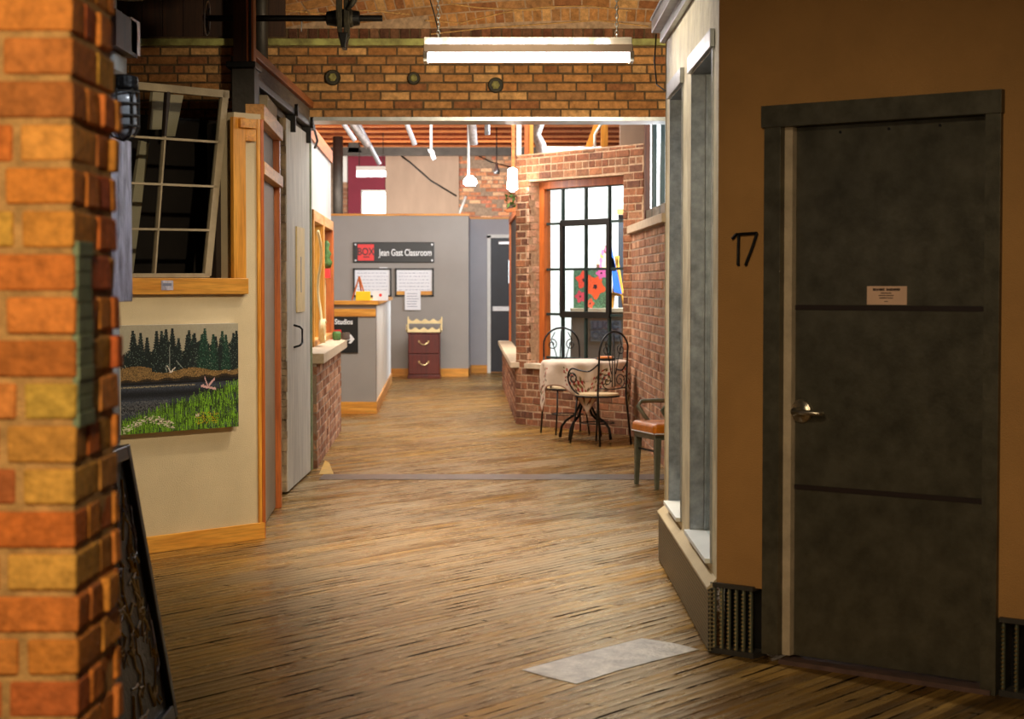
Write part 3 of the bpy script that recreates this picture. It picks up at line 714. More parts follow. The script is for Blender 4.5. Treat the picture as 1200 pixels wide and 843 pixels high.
for a, b in (((132, 159), (255, 167)), ((130, 214), (250, 219)), ((126, 268), (243, 270))): quadbar(mb, a, b, 1.3, 1.3, BEI)
quadbar(mb, (194, 108), (190, 160), 2.2, 1.5, M['dark']); quadbar(mb, (190, 160), (178, 322), 1.2, 1.2, BEI)
mb.build('muntins', sash)
mb = MB(); mb.add([sash_pt(140, 100, so+.01), sash_pt(262, 108, so+.01), sash_pt(241, 322, so+.01), sash_pt(120, 322, so+.01)], [(0, 1, 2, 3)], M['glass_dark']); mb.build('pane', sash)
# pale slabs behind the panes, standing in for reflections in the glass
for i, (a, b, c, e, lab) in enumerate((((176, 108), (191, 108), (172, 152), (187, 152), 'short'), ((197, 111), (212, 112), (192, 160), (202, 160), 'narrow'), ((162, 165), (172, 168), (140, 320), (153, 320), 'long'))):
    o = -.34; mb = MB(); q = [sash_pt(*p, o) for p in (a, b, e, c)]
    mb.prism(q, FL.n*.025, M['cream'])
    tag(mb.build('pane_reflection'), {'short': 'pale slab imitating a reflection in the top left pane of the sash', 'narrow': 'pale slanting slab imitating a reflection in the second top pane of the sash', 'long': 'long pale slab imitating a reflection in the lower left panes of the sash'}[lab], 'board', 'imitated reflections in the old sash')

# ---------------------------------------------------------------- landscape painting (own brush strokes as a fine grid)
def canvas(name, fr, u0, u1, z0, z1, o0, o1, nx, ny, fn, side=M['paper']):
    mb = MB(); mb.fbox(fr, u0, u1, z0, z1, o0, o1-.001, side)
    vs = [fr.pt(u0+(u1-u0)*i/nx, z0+(z1-z0)*j/ny, o1) for j in range(ny+1) for i in range(nx+1)]
    k = len(mb.v); mb.v += vs; mi = mb.mi(M['paint'])
    img = fn(nx, ny)
    for j in range(ny):
        for i in range(nx):
            mb.f.append([k+j*(nx+1)+i, k+j*(nx+1)+i+1, k+(j+1)*(nx+1)+i+1, k+(j+1)*(nx+1)+i]); mb.m.append(mi); mb.c.append(tuple(img[j, i]))
    return mb.build(name)
def L3(c): return np.array(lin(c))
def landscape(nx, ny):
    im = np.zeros((ny, nx, 3)); y = lambda t: int(t*ny)
    R = RN
    im[:] = L3((168, 160, 142))
    def put(i, j, c):
        if 0 <= i < nx and 0 <= j < ny: im[j, i] = L3(c)
    # tree mass
    for i in range(nx):
        top = .80+.05*math.sin(i*.11) + (.0 if i > nx*.1 else -.08)
        for j in range(y(.55), y(top)):
            if R.rand() < .93: im[j, i] = L3((24, 36, 34))*R.uniform(.5, 1.6)
    for _ in range(26):
        cx = R.randint(int(nx*.1), nx); top = R.uniform(.86, .97); green = cx > nx*.6
        base = (30, 62, 50) if green and R.rand() < .6 else (28, 38, 38)
        for j in range(y(.56), y(top)):
            w = 1+(y(top)-j)*.17*(1+.35*math.sin(j*1.9+cx))
            w = min(w, nx*.045)
            for i in range(int(cx-w), int(cx+w)+1):
                c = np.array(base)*R.uniform(.45, 1.35)
                if R.rand() < .05: c = np.array((110, 130, 118))
                put(i, j, tuple(np.clip(c, 0, 255)))
    for cx, t0, t1 in ((.40, .56, .82), (.46, .66, .58), (.37, .62, .56)):
        for s in range(40):
            q = s/40; put(int((cx+.06*q*(1 if cx > .41 else .1))*nx), y(t0+(t1-t0)*q), (150, 156, 150))
    # bank
    for i in range(nx):
        a = .47+.03*(i/nx)+.01*math.sin(i*.2); b = .575+.02*math.sin(i*.07)+(.03 if i < nx*.25 else 0)-(.02 if i > nx*.9 else 0)
        for j in range(y(a), y(b)):
            q = R.uniform(.6, 1.2); im[j, i] = L3(tuple(np.array((140, 110, 68))*q if j > y(a)+2 else np.array((60, 48, 34))*q))
    # water
    for j in range(0, y(.475)):
        base = np.array((44, 48, 58))*(1.0+.35*math.sin(j*.35))
        for i in range(nx): im[j, i] = L3(tuple(np.clip(base*R.uniform(.75, 1.2), 0, 255)))
    for i in range(0, int(nx*.62)):
        for j in range(y(.425), y(.44)):
            if R.rand() < .7: im[j, i] = L3((150, 140, 118))
        for j in range(y(.18), y(.30)):
            if R.rand() < .5 and i < nx*.4: im[j, i] = L3((96, 98, 104))
    for j in range(y(.455), y(.52)):
        for i in range(nx):
            if abs(im[j, i, 0]-L3((168, 160, 142))[0]) < 1e-6: im[j, i] = L3((30, 26, 24))
    for j in range(y(.455), y(.47)): im[j, :] = L3((22, 20, 22))
    # grass blades
    for _ in range(1500):
        cx = R.randint(0, nx); tp = .06+.36*(cx/nx)**.75
        h = R.uniform(.04, .12); z0 = R.uniform(-.05, tp-.04); lean = R.uniform(-2, 2)
        c = np.array((118, 168, 44))*R.uniform(.5, 1.15) if R.rand() < .8 else np.array((46, 70, 26))
        for s in range(12):
            put(int(cx+lean*s/12), y(z0+h*s/12), tuple(np.clip(c, 0, 255)))
    for _ in range(150):
        a = R.rand(); cx = int((.02+.42*a)*nx); cy = y(.03+.09*math.sin(a*3.1)+R.uniform(-.03, .04))
        c = (214, 206, 190) if R.rand() < .7 else (160, 150, 130)
        for di in (-1, 0, 1): put(cx+di, cy, c)
    for _ in range(120):
        put(int((.62+.2*R.rand())*nx), y(.05+R.rand()*.11), (196, 170, 20))
    for s in range(26): put(int((.62+.03*R.rand())*nx), y(.12+.03*R.rand()), (220, 200, 190))
    # birds
    def stroke(a, b, c, wd=1):
        for s in range(40):
            q = s/40
            for w_ in range(wd): put(int((a[0]+(b[0]-a[0])*q)*nx), y(a[1]+(b[1]-a[1])*q)+w_, c)
    pk = (214, 170, 170)
    stroke((.67, .405), (.80, .37), pk, 3); stroke((.73, .40), (.70, .49), pk, 2); stroke((.74, .41), (.79, .47), pk, 3); stroke((.69, .415), (.67, .41), pk, 2)
    stroke((.41, .555), (.38, .62), (220, 210, 200), 1); stroke((.41, .555), (.45, .60), (220, 210, 200), 1); stroke((.40, .55), (.43, .56), (220, 210, 200), 2)
    return im
u0, z1_ = FL.hit(141, 384, .045); u1, _ = FL.hit(279, 380, .045); _, z0_ = FL.hit(279, 500, .045)
z1_ = FL.hit(279, 379, .045)[1]
tag(canvas('landscape_painting', FL, u0, u1, z0_, z1_, .002, .045, 190, 140, landscape), 'painting of dark pines, a pond and bright green grass on the cream wall', 'painting')

# ---------------------------------------------------------------- things on the near left wall
FN = Fr((WN, 3.9), (0, 1), (1, 0))
mb = MB(); yf = 6.60
mb.box((WN+.002, 5.6, 1.445), (WN+.052, yf, 2.005), M['purple_canvas'])
tag(mb.build('abstract_painting', bevel=.004), 'purple grey abstract canvas hanging beside the cage lamp behind the brick pillar', 'painting')
cg = empty('cage_lamp', (-1.245, 6.0, 2.0)); tag(cg, 'dark metal cage lamp with a clear jar glass on the near left wall', 'lamp')
cz = lambda py: ZZ(py, 6.0); cx_, cy_ = XX(146, 6.0), 6.0
mb = MB(); mb.lathe([(.03, cz(88)), (.048, cz(90)), (.05, cz(104)), (.042, cz(108))], M['black_iron'], (cx_, cy_, 0)); mb.box((WN, cy_-.05, cz(104)), (cx_, cy_+.05, cz(91)), M['black_iron']); mb.build('lamp_holder', cg, smooth=False, bevel=.004)
mb = MB(); r0 = .042
mb.lathe([(r0*.9, cz(107)), (r0, cz(118)), (r0, cz(146)), (r0*.85, cz(155)), (r0*.5, cz(161)), (.004, cz(163))], noisy('reflection_grey_jar', (170, 172, 176), .25, .2, 20, .1, spec=.8), (cx_, cy_, 0)); mb.build('jar', cg, smooth=True)  # reflections on the clear jar put into an opaque pale grey
mb = MB(); mb.lathe([(.012, cz(108)), (.02, cz(122)), (.028, cz(136)), (.02, cz(148)), (.003, cz(152))], M['reflector'], (cx_, cy_, 0)); mb.build('bulb', cg, smooth=True)
mb = MB()
for py in (108, 122, 136, 148): mb.tube([(cx_+.049*math.cos(a), cy_+.049*math.sin(a), cz(py)) for a in np.linspace(0, 2*math.pi, 25)[:-1]], .0034, M['steel'], 6, True)
for k in range(6):
    a = k*math.pi/3+.3; mb.tube([(cx_+.049*math.cos(a), cy_+.049*math.sin(a), cz(105)), (cx_+.049*math.cos(a), cy_+.049*math.sin(a), cz(150)), (cx_+.034*math.cos(a), cy_+.034*math.sin(a), cz(160)), (cx_, cy_, cz(165))], .0034, M['steel'], 6)
mb.build('cage', cg)
# small timber box and white bracket above
mb = MB(); mb.box((WN, 6.2, ZZ(62, 6.4)), (XX(138.5, 6.2), 6.55, ZZ(20, 6.4)), M['red_wood']); mb.box((XX(138.5, 6.2), 6.45, ZZ(62, 6.5)), (XX(145, 6.5), 6.6, ZZ(22, 6.5)), M['pine'])
tag(mb.build('timber_block'), 'small dark timber block with pine edge high on the near left wall', 'block')
mb = MB(); mb.box((WN, 6.3, ZZ(85, 6.4)), (XX(136.5, 6.3), 6.5, ZZ(64, 6.4)), M['white']); tag(mb.build('white_bracket', bevel=.004), 'small white bracket box below the dark timber block', 'bracket')

# big black-framed picture leaning against the near wall
lf = empty('leaning_picture', (-1.25, 6.0, 0)); tag(lf, 'large black framed dark painting leaning low beside the brick pillar', 'painting')
bt, tp = Vector((XX(206, 6.5)+.0, 6.5, 0)), Vector((XX(151, 6.5), 6.5, ZZ(520, 6.5)))
up = (tp-bt); Hh = up.length; up.normalize(); yv = Vector((0, -1, 0)); nn = Vector((up.z, 0, -up.x))
def lp(u, v, o): return bt + yv*u + up*v + nn*o
def lbox(mb, u0, u1, v0, v1, o0, o1, mat): mb.hexa([lp(u0, v0, o0), lp(u1, v0, o0), lp(u1, v0, o1), lp(u0, v0, o1), lp(u0, v1, o0), lp(u1, v1, o0), lp(u1, v1, o1), lp(u0, v1, o1)], mat)
mb = MB()
for a in ((0, .05, 0, Hh), (1.15, 1.2, 0, Hh), (0.05, 1.15, 0, .05), (0.05, 1.15, Hh-.05, Hh)): lbox(mb, *a, -.05, 0, M['black'])
mb.build('frame', lf, bevel=.006)
mb = MB(); lbox(mb, .05, 1.15, .05, Hh-.05, -.035, -.025, noisy('dark_drip_painting', (52, 38, 26), .4, .3, 9, .5, col2=(24, 18, 20)))
for _ in range(46):
    u = random.uniform(.08, .62); v = random.uniform(.1, Hh-.2); pts = []
    for k in range(8):
        pts.append(lp(min(max(u, .07), 1.1), min(max(v, .08), Hh-.08), -.024)); u += random.uniform(-.06, .06); v += random.uniform(-.03, .07)
    mb.tube(pts, random.uniform(.003, .008), random.choice([M['cream_wood'], M['cream_wood'], M['yellow_tape'], M['purple_canvas']]), 5)
mb.build('canvas', lf)

# ---------------------------------------------------------------- brick pillar in front
PY = 3.42; px1 = XX(86, PY)
mb = MB(); FPf = Fr((px1-.62, PY), (1, 0), (0, -1)); FPs = Fr((px1, PY), (0, 1), (1, 0))
mb.box((px1-.6, PY+.007, 0), (px1-.004, PY+.36, 3.1), M['mortar_near'])
z = 0; row = 0
bh = .0785
while z < 3.05:
    c = lambda: tuple(min(1, x*random.uniform(.85, 1.15)) for x in lin(random.choice(PAL_NEAR)))
    zt = z+bh-.013
    j = random.uniform(-.001, .003); e = px1+j
    # front face bricks (corner brick wraps round the corner)
    L = .195 if row % 2 else .094
    if row % 3 == 0: L = .125
    def cor(x0, x1, y0, y1, c_, d=(0, 0)):
        mb.hexa([(x0+random.uniform(-.002, .002), y0+random.uniform(-.003, .003), z), (x1, y0, z+random.uniform(-.002, .002)), (x1+random.uniform(-.004, .004), y1, z), (x0, y1, z), (x0, y0+random.uniform(-.002, .002), zt), (x1+random.uniform(-.003, .003), y0, zt), (x1, y1, zt+random.uniform(-.002, .002)), (x0, y1, zt)], M['brick_near'], c_)
    D = .10 if row % 2 else .20
    cor(e-L, e, PY+random.uniform(-.004, .001), PY+D, c())
    x = e-L-.016
    while x > px1-.6:
        l2 = random.choice([.2, .1]); cor(x-l2, x, PY+random.uniform(-.004, .001), PY+.06, c()); x -= l2+.014
    y = PY+D+.014
    while y < PY+.34:
        l2 = .095 if random.random() < .7 else .19
        k = e+random.uniform(-.005, .012) if y > PY+.22 else e+random.uniform(-.002, .002)
        cor(px1-.1, k, y, min(y+l2, PY+.37), c()); y += l2+.014
    z += bh; row += 1
pil = mb.build('pillar_brick'); struct(pil)
bv = pil.modifiers.new('bevel', 'BEVEL'); bv.width = .006; bv.segments = 3; bv.limit_method = 'ANGLE'
zs0, zs1 = ZZ(500, PY+.06), ZZ(283, PY+.06)
mb = MB(); nseg = 12
for i in range(nseg):
    a, b = zs0+(zs1-zs0)*i/nseg, zs0+(zs1-zs0)*(i+1)/nseg
    q = .005+random.uniform(0, .003)
    mb.box((px1-.01, PY+.012+random.uniform(-.004, .004), a), (px1+q, PY+.135+random.uniform(-.01, .01), b), noisy('sage_paint_%d' % i if False else 'sage_paint', (140, 150, 116), .7, .15, 14, .4, col2=(112, 128, 100)) if i == 0 else M['_sage'])
    if i == 0: M['_sage'] = mb.mats[0]
struct(mb.build('trim_10', bevel=.003))

# ================================================================== RIGHT BUILDING (studio 17)
XB = .835
Cc = Vector((XB, 7.62, 0)); FD = Fr(Cc, Vector((.766, -.643, 0)), (-.643, -.766)); 
YE = XB*FPX/(780-600)
ZT = 2.84
FWn = Fr((XB, YE), (0, -1), (-1, 0)); WLn = YE-Cc.y
def wy(px, o=0): return FWn.U(px, o)
w1 = (wy(785), wy(800)); w2 = (wy(810), wy(835.5))
zw1, zw0 = 2.49, .34
def sgn(t): return (min(t), max(t))
w1, w2 = sgn(w1), sgn(w2)
ZB = .285
mb = MB(); slab(mb, FWn, 0, WLn, ZB, ZT, .13, M['plaster'], [(w1[0], w1[1], zw0, zw1), (w2[0], w2[1], zw0, zw1)], face=0)
mb.box((XB-.004, YE-.0, ZB), (XB+.13, YE+.012, ZT), M['cream'])
struct(mb.build('wall_studio_side'))
# windows
for n, w in ((2, w1), (3, w2)):
    e = empty('window_%d' % n, FWn.pt(sum(w)/2, zw0, -.06)); struct(e)
    mb = MB()
    mb.fbox(FWn, w[0]-.03, w[1]+.03, zw1-.005, zw1+.07, 0, .02, M['galv_light'])
    mb.fbox(FWn, w[0], w[0]+.01, zw0, zw1, -.12, .004, M['galv']); mb.fbox(FWn, w[1]-.012, w[1]+.004, zw0, zw1, -.12, .008, M['galv_light'])
    mb.fbox(FWn, w[0], w[1], zw1-.012, zw1, -.12, .004, M['galv']); mb.fbox(FWn, w[0], w[1], zw0, zw0+.02, -.12, .03, M['white'])
    mb.fbox(FWn, w[0]+.01, w[0]+.035, zw0, zw1, -.08, -.06, M['galv']); 
    mb.build('window_frame', e, bevel=.002)
    mb = MB(); mb.fbox(FWn, w[0]+.03, w[1]-.02, zw0+.02, zw1-.01, -.072, -.066, M['glass']); mb.build('pane', e)
    mb = MB(); mb.fbox(FWn, w[0], w[1], zw0, zw1, -.118, -.112, noisy('pale_pane_sheet_%d' % n, (150, 166, 184), .4, .06, 3, .1, spec=.6)); mb.build('pane_sheet', e)  # pale blue-grey sheet just behind the glass
# cornice flashing
mb = MB()
mb.fbox(FWn, -.06, WLn+.02, ZT-.02, ZT+.035, 0, .03, M['galv_light']); mb.fbox(FWn, -.08, WLn+.02, ZT+.035, ZT+.10, -.05, .075, M['galv_light']); mb.fbox(FWn, -.08, WLn+.02, ZT+.10, ZT+.112, -.1, .085, M['galv'])
struct(mb.build('cornice', bevel=.002))
mb = MB(); mb.box((XX(775, 10.4), 10.35, ZT), (XX(781, 10.4)+.08, 10.45, 4.4), M['orange_wood']); struct(mb.build('pillar_post'))
mb = MB(); mb.tube([FWn.pt(-.07, ZT+.03, .05), FWn.pt(-.065, ZT-.12, .06), FWn.pt(-.03, ZT-.25, .05), FWn.pt(w1[0]-.03, zw1+.04, .025)], .004, M['black'], 6)
tag(mb.build('cable', smooth=True), 'thin dark cable hanging from the metal cornice to the slit window', 'cable')
# base grille
XG = .80
gl = empty('baseboard_heater', (XG, 8.8, 0)); tag(gl, 'low metal mesh heater cover along the foot of the plastered wall', 'heater')
mb = MB(); mb.box((XG, Cc.y-.01, .01), (XG+.02, YE+.0, .262), M['perf']); mb.box((XG+.02, YE-.02, .01), (XB+.1, YE, .262), M['perf'])
mb.build('mesh_panel', gl)
mb = MB(); mb.hexa([(XG-.006, Cc.y-.02, .262), (XB+.02, Cc.y+.01, .285), (XB+.02, YE, .285), (XG-.006, YE+.01, .262), (XG-.006, Cc.y-.02, .272), (XB+.02, Cc.y+.01, .32), (XB+.02, YE, .32), (XG-.006, YE+.01, .272)], M['cream']); mb.build('top_board', gl)
# door wall
ufl = FD.U(898); ufr = FD.U(1174); ulf = FD.U(927); ulr = FD.U(1160)
zdt = FD.hit(928, 149)[1]; zft = FD.hit(898, 125)[1]
mb = MB(); slab(mb, FD, 0, 2.4, ZB, 4.4, .13, M['gold_plaster'], [(ufl+.01, ufr-.01, -1, zft-.01)], face=0); struct(mb.build('wall_studio_front'))
mb = MB(); mb.fbox(Fr(Cc, (0, -1), (-1, 0)), 0, .004, ZT+.11, 4.4, -.1, .002, M['gold_plaster'])
mb.box((XB, Cc.y, ZT+.11), (XB+.1, YE, 4.4), M['dark_wood']); struct(mb.build('wall_studio_upper'))
d = empty('door_3', FD.pt((ulf+ulr)/2, 0, 0)); struct(d)
mb = MB()
mb.fbox(FD, ufl, ufl+.075, .03, zft-.07, -.13, .022, M['galv_frame']); mb.fbox(FD, ufr-.06, ufr, 0, zft-.07, -.13, .022, M['galv_frame'])
mb.fbox(FD, ufl-.01, ufr+.005, zft-.085, zft, -.13, .03, M['galv_frame'])
mb.fbox(FD, ulf-.055, ulf-.004, .03, zdt+.01, -.10, -.012, M['brown_strip'] if False else M['stone'])
mb.fbox(FD, ulf-.055, ulr+.02, zdt+.006, zft-.08, -.10, -.02, M['galv_dull'])
mb.build('door_frame', d, bevel=.002)
lo = -.035
zA, zB_ = FD.hit(1000, 361, lo)[1], FD.hit(1000, 576, lo)[1]
for z0, z1 in ((.03, zB_-.009), (zB_+.009, zA-.009), (zA+.009, zdt)):
    mb = MB(); mb.fbox(FD, ulf, ulr, z0, z1, lo-.04, lo, M['galv_dull']); mb.build('door_panel', d, bevel=.002)
for zc in (zA, zB_):
    mb = MB(); mb.fbox(FD, ulf, ulr, zc-.0095, zc+.0095, lo-.04, lo+.003, M['brown_strip']); mb.build('door_rail', d)
mb = MB()
for q in (985, 1042, 1102): mb.lathe([(.006, 0), (.006, .004)], M['black'], FD.pt(*FD.hit(q, 155-(q-985)*.07, lo)[:2], lo), 10, Matrix.Rotation(math.pi/2, 3, Vector((FD.d.x, FD.d.y, 0))))
mb.build('rivets', d)
# handle
uh, zh = FD.hit(940, 482, lo)
Rn = Vector((0, 0, 1)).rotation_difference(FD.n).to_matrix()
mb = MB(); mb.lathe([(.048, 0), (.048, .006), (.04, .012), (.02, .014), (.016, .05), (.016, .062)], M['nickel'], FD.pt(uh, zh, lo), 28, Rn)
mb.tube([FD.pt(uh-.005, zh, lo+.055), FD.pt(uh+.03, zh, lo+.062), FD.pt(uh+.11, zh-.002, lo+.055), FD.pt(uh+.118, zh-.004, lo+.04)], [.012, .011, .009, .008], M['nickel'], 12)
mb.build('door_handle', d, smooth=True)
# sign on door
u0, z1 = FD.hit(1016.5, 335.5, lo); u1, z0 = FD.hit(1063, 357.5, lo)
sg = empty('door_sign', FD.pt((u0+u1)/2, z0, lo)); tag(sg, 'small pale printed sign on the grey metal door', 'sign')
mb = MB(); mb.fbox(FD, u0, u1, z0, z1, lo+.0005, lo+.003, noisy('sign_card', (220, 178, 150), .6, .04, 8, 0)); mb.build('card', sg)
mb = MB(); H = z1-z0; Wd = u1-u0
for (ra, rb, rz, hh) in ((.15, .45, .82, .07), (.49, .85, .82, .07), (.35, .62, .63, .03), (.30, .67, .50, .03), (.32, .66, .37, .03), (.44, .54, .18, .02)):
    x = ra
    while x < rb-.01:
        l_ = min(random.choice([.02, .03, .016]), rb-x)
        mb.fbox(FD, u0+Wd*x, u0+Wd*(x+l_), z0+H*(rz-hh), z0+H*(rz+hh*random.uniform(.6, 1)), lo+.003, lo+.0036, M['brown_strip']); x += l_+.006
mb.build('lettering', sg)
# number 17
nm = empty('door_number', FD.pt(*FD.hit(874, 311), 0)); tag(nm, 'hand bent dark metal house number 17 on the golden wall', 'number')
def np_(px, py, o=.012): u, z = FD.hit(px, py); return FD.pt(u, z, o)
for nme, pts in (('digit_one', [(860, 280), (864.5, 275), (867.5, 275.5), (867.2, 290), (866.8, 311)]), ('digit_seven', [(866, 275), (878, 274.2), (889, 273.5), (883, 292), (875.5, 311)])):
    mb = MB(); P_ = [np_(*p) for p in pts]
    for a, b in zip(P_, P_[1:]):
        mb.tube([a, b], .0065, M['black_iron'], 8)
    mb.tube([P_[-1], P_[-1]-FD.n*.011], .004, M['black_iron'], 6)
    mb.build(nme, nm)
# slotted bases
def slots(fr, u0, u1, n, lab, first=0):
    e = empty('slotted_vent', fr.pt((u0+u1)/2, 0, 0)); tag(e, lab, 'vent')
    mb = MB(); mb.fbox(fr, u0, u1, .005, ZB, -.1, -.09, M['black']); mb.build('backing', e)
    mb = MB(); mb.fbox(fr, u0, u1, ZB-.012, ZB+.006, -.09, .018, M['steel']); mb.build('rail', e)
    mb = MB(); mb.fbox(fr, u0, u1, .0, .022, -.09, .012, M['steel']); mb.build('rail', e)
    for i in range(n):
        u = u0+.012+(u1-u0-.03)*i/(n-1)
        mb = MB()
        pts = [fr.pt(u+.006*math.cos(a), .02, .0+.010*math.sin(a)) for a in np.linspace(0, 2*math.pi, 9)[:-1]]
        mb.prism(pts, (0, 0, ZB-.03), M['sage_metal'])
        zz = .03
        while zz < ZB-.03:
            mb.box(tuple(fr.pt(u, zz, .011)-Vector((.004, .004, .003))), tuple(fr.pt(u, zz, .011)+Vector((.004, .004, .003))), M['brass']); zz += .016
        mb.build('bar', e)
slots(FD, -.02, ufl-.045, 6, 'dark slotted vent with upright bars at the corner of the golden wall')
slots(FD, ufr+.01, ufr+.45, 9, 'dark slotted vent with upright bars right of the grey metal door')
# threshold
mb = MB(); mb.fbox(FD, ulf-.03, ulr+.03, 0, .018, -.1, .03, noisy('threshold', (96, 70, 62), .6, .2, 12, .2)); struct(mb.build('trim_11'))

# ================================================================== LEFT CORRIDOR BEYOND HEADER
b0, b1 = Vector((-1.60, 15.38, 0)), F(400, 505)
FK = Fr(b0, b1-b0); FK.n = -FK.n if FK.n.x < 0 else FK.n; KL = (b1-b0).length
zk = .86
mb = MB(); slab(mb, FK, 0, KL, 0, zk, .22, M['mortar_grey']); bricks(mb, FK, 0, KL, .0, zk, M['brick'], PAL_PINK+PAL_RED[:1], bh=.077, bl=.21, jit=.003)
FKe = Fr(FK.pt(KL, 0, 0), -FK.n, FK.d)
struct(mb.build('wall_corridor_left'))
mb = MB(); mb.fbox(FK, -.02, KL+.06, zk, zk+.085, -.28, .06, M['stone']); struct(mb.build('trim_12', bevel=.006))
ow = -.15
uA = FK.U(364, ow); uB = FK.U(376.5, ow); uC = FK.U(388, ow)
uA = max(uA, .02); zwt = FK.hit(386, 259, ow)[1]
mb = MB(); mb.fbox(FK, 0, uC+.03, zwt, 2.82, ow-.1, ow, M['white_panel']); mb.fbox(FK, 0, uC+.04, 2.82, 2.95, ow-.1, ow+.02, M['orange_wood_y']); 
struct(mb.build('wall_corridor_left_upper'))
mb = MB(); mb.tube([FK.pt(.9, 2.93, ow+.03), FK.pt(1.2, 2.88, ow+.06), FK.pt(1.5, 2.8, ow+.07), FK.pt(1.6, 2.74, ow+.04)], .012, M['black'], 8); tag(mb.build('hook', smooth=True), 'bent dark hook on the orange wood trim above white panel', 'hook')
w = empty('window_4', FK.pt((uA+uC)/2, zk+.085, ow)); struct(w)
mb = MB()
z0 = zk+.085
for a, b in ((uA, uA+.12), (uB-.1, uB+.1), (uC-.12, uC+.03)): mb.fbox(FK, a, b, z0, zwt, ow-.1, ow+.03, M['orange_wood'] if a > uB else M['pine'])
mb.fbox(FK, uA, uC, zwt-.1, zwt, ow-.1, ow+.03, M['pine_y']); mb.fbox(FK, uA, uC, z0, z0+.05, ow-.1, ow+.03, M['pine_y'])
mb.build('window_frame', w, bevel=.004)
for a, b in ((uA+.12, uB-.1), (uB+.1, uC-.12)):
    mb = MB(); mb.fbox(FK, a, b, z0+.05, zwt-.1, ow-.06, ow-.05, M['glass']); mb.build('pane', w)
mb = MB(); mb.fbox(FK, -.2, KL, 0, 2.8, -1.6, -1.5, M['blue_wall']); struct(mb.build('wall_left_studio'))
mb = MB(); pts = []
for k in range(30):
    q = k/29; pts.append(FK.pt(uA+.3+.3*math.sin(q*3), 2.0-1.0*q, ow+.05+.02*math.sin(q*9)))
for k in range(40):
    a = k*.5; pts.append(FK.pt(uA+.3+.16*math.sin(a), z0+.14+.10*math.cos(a)+.003*k*0, ow+.07+.001*k))
mb.tube(pts, .013, M['cream_wood'], 6)
tag(mb.build('hose', smooth=True), 'coiled pale yellow hose hanging in the left corridor window', 'hose')
# hanging ornament in the window
mb = MB(); u = (uB+uC)/2+.1
mb.lathe([(.01, 1.97), (.035, 1.93), (.02, 1.88), (.05, 1.83), (.03, 1.79), (.06, 1.74), (.04, 1.69), (.01, 1.68)], M['leaf'], FK.pt(u, 0, ow+.0), 9); tag(mb.build('wreath_ornament', smooth=True), 'small green ornament hanging in the left corridor window', 'ornament')
mb = MB(); mb.fbox(FK, u-.12, u+.14, 1.58, 1.675, ow-.02, ow+.03, M['red']); tag(mb.build('ribbon'), 'small red ribbon below the green window ornament', 'ribbon')
mb = MB(); mb.fbox(FK, u-.22, u+.05, z0+.12, 1.6, ow-.035, ow-.015, M['cream_wood']); tag(mb.build('wooden_slat_board'), 'tall pale wooden board standing inside the left corridor window', 'board')
jar = MB(); jp = P(397, 400, 19.1); jar.lathe([(.03, 0), (.045, .01), (.045, .07), (.035, .09)], M['leaf'], (jp.x-.02, 19.1, zk+.086), 16); tag(jar.build('jar'), 'small green jar at the end of the stone window sill', 'jar')
jar = MB(); jar.lathe([(.03, .0), (.04, .01), (.04, .075)], M['brown_box'], (jp.x+.06, 19.25, zk+.086), 16)
tag(jar.build('jar'), 'small brown jar beside the green one on the stone sill', 'jar')
# white wall bits between header and brick (top) already; yellow tape
mb = MB(); mb.prism([F(374, 556), F(391, 556), F(386, 543), F(381, 540)], (0, 0, .002), M['yellow_tape']); tag(mb.build('floor_tape'), 'worn yellow tape patch on the floor by the left brick wall', 'tape')

# metal floor strip and patch
ys = F(600, 560).y
mb = MB(); mb.box((XX(378, ys)-.02, F(600, 562.5).y, 0), (1.6, F(600, 556.5).y, .004), noisy('worn_threshold_steel', (112, 104, 94), .35, .25, 9, .2, metal=.7)); struct(mb.build('trim_13'))
mb = MB(); q = [F(612, 786), F(640, 794), F(676, 802.5), F(720, 788), F(819, 762), F(790, 755), F(752, 749), F(690, 765)]
mb.prism(q, (0, 0, .003), M['patch_sheet']); tag(mb.build('floor_patch'), 'worn sheet metal patch nailed on the wooden floor near the heater', 'floor patch')

# ================================================================== BRICK BAY (right)
p0, p1 = F(604.5, 497), F(753, 512)
FY = Fr(p0, p1-p0, None); FY.n = FY.n if FY.n.y < 0 else -FY.n
YL = (p1-p0).length; ZBY = FY.hit(606, 182)[1]
h0, h1 = FY.U(619.5), FY.U(730); hz1 = FY.hit(700, 207)[1]; hz0 = FY.hit(625, 430)[1]
mb = MB(); holes = [(h0, h1, hz0, hz1)]
slab(mb, FY, 0, YL, 0, ZBY, .24, M['mortar_tan'], holes); bricks(mb, FY, 0, YL, 0, ZBY, M['brick'], PAL_RED, holes, bl=.215, bh=.0775)
# reveal bricks on the left jamb, light on them put into paler colours
FJ = Fr(FY.pt(h0, 0, 0), -FY.n, FY.d)
bricks(mb, FJ, .0, .15, hz0, hz1, M['brick'], [(196, 150, 120), (206, 164, 136)], bl=.12, bh=.0775)
FJ2 = Fr(FY.pt(0, 0, 0), -FY.n, -FY.d)
bricks(mb, FJ2, .0, .24, 0, ZBY, M['brick'], PAL_RED, bl=.215, bh=.0775)
struct(mb.build('wall_bay_front'))
mb = MB(); mb.fbox(FY, h0-.03, h1+.02, hz0-.02, hz0+.035, -.1, .04, M['stone']); struct(mb.build('trim_14', bevel=.004))
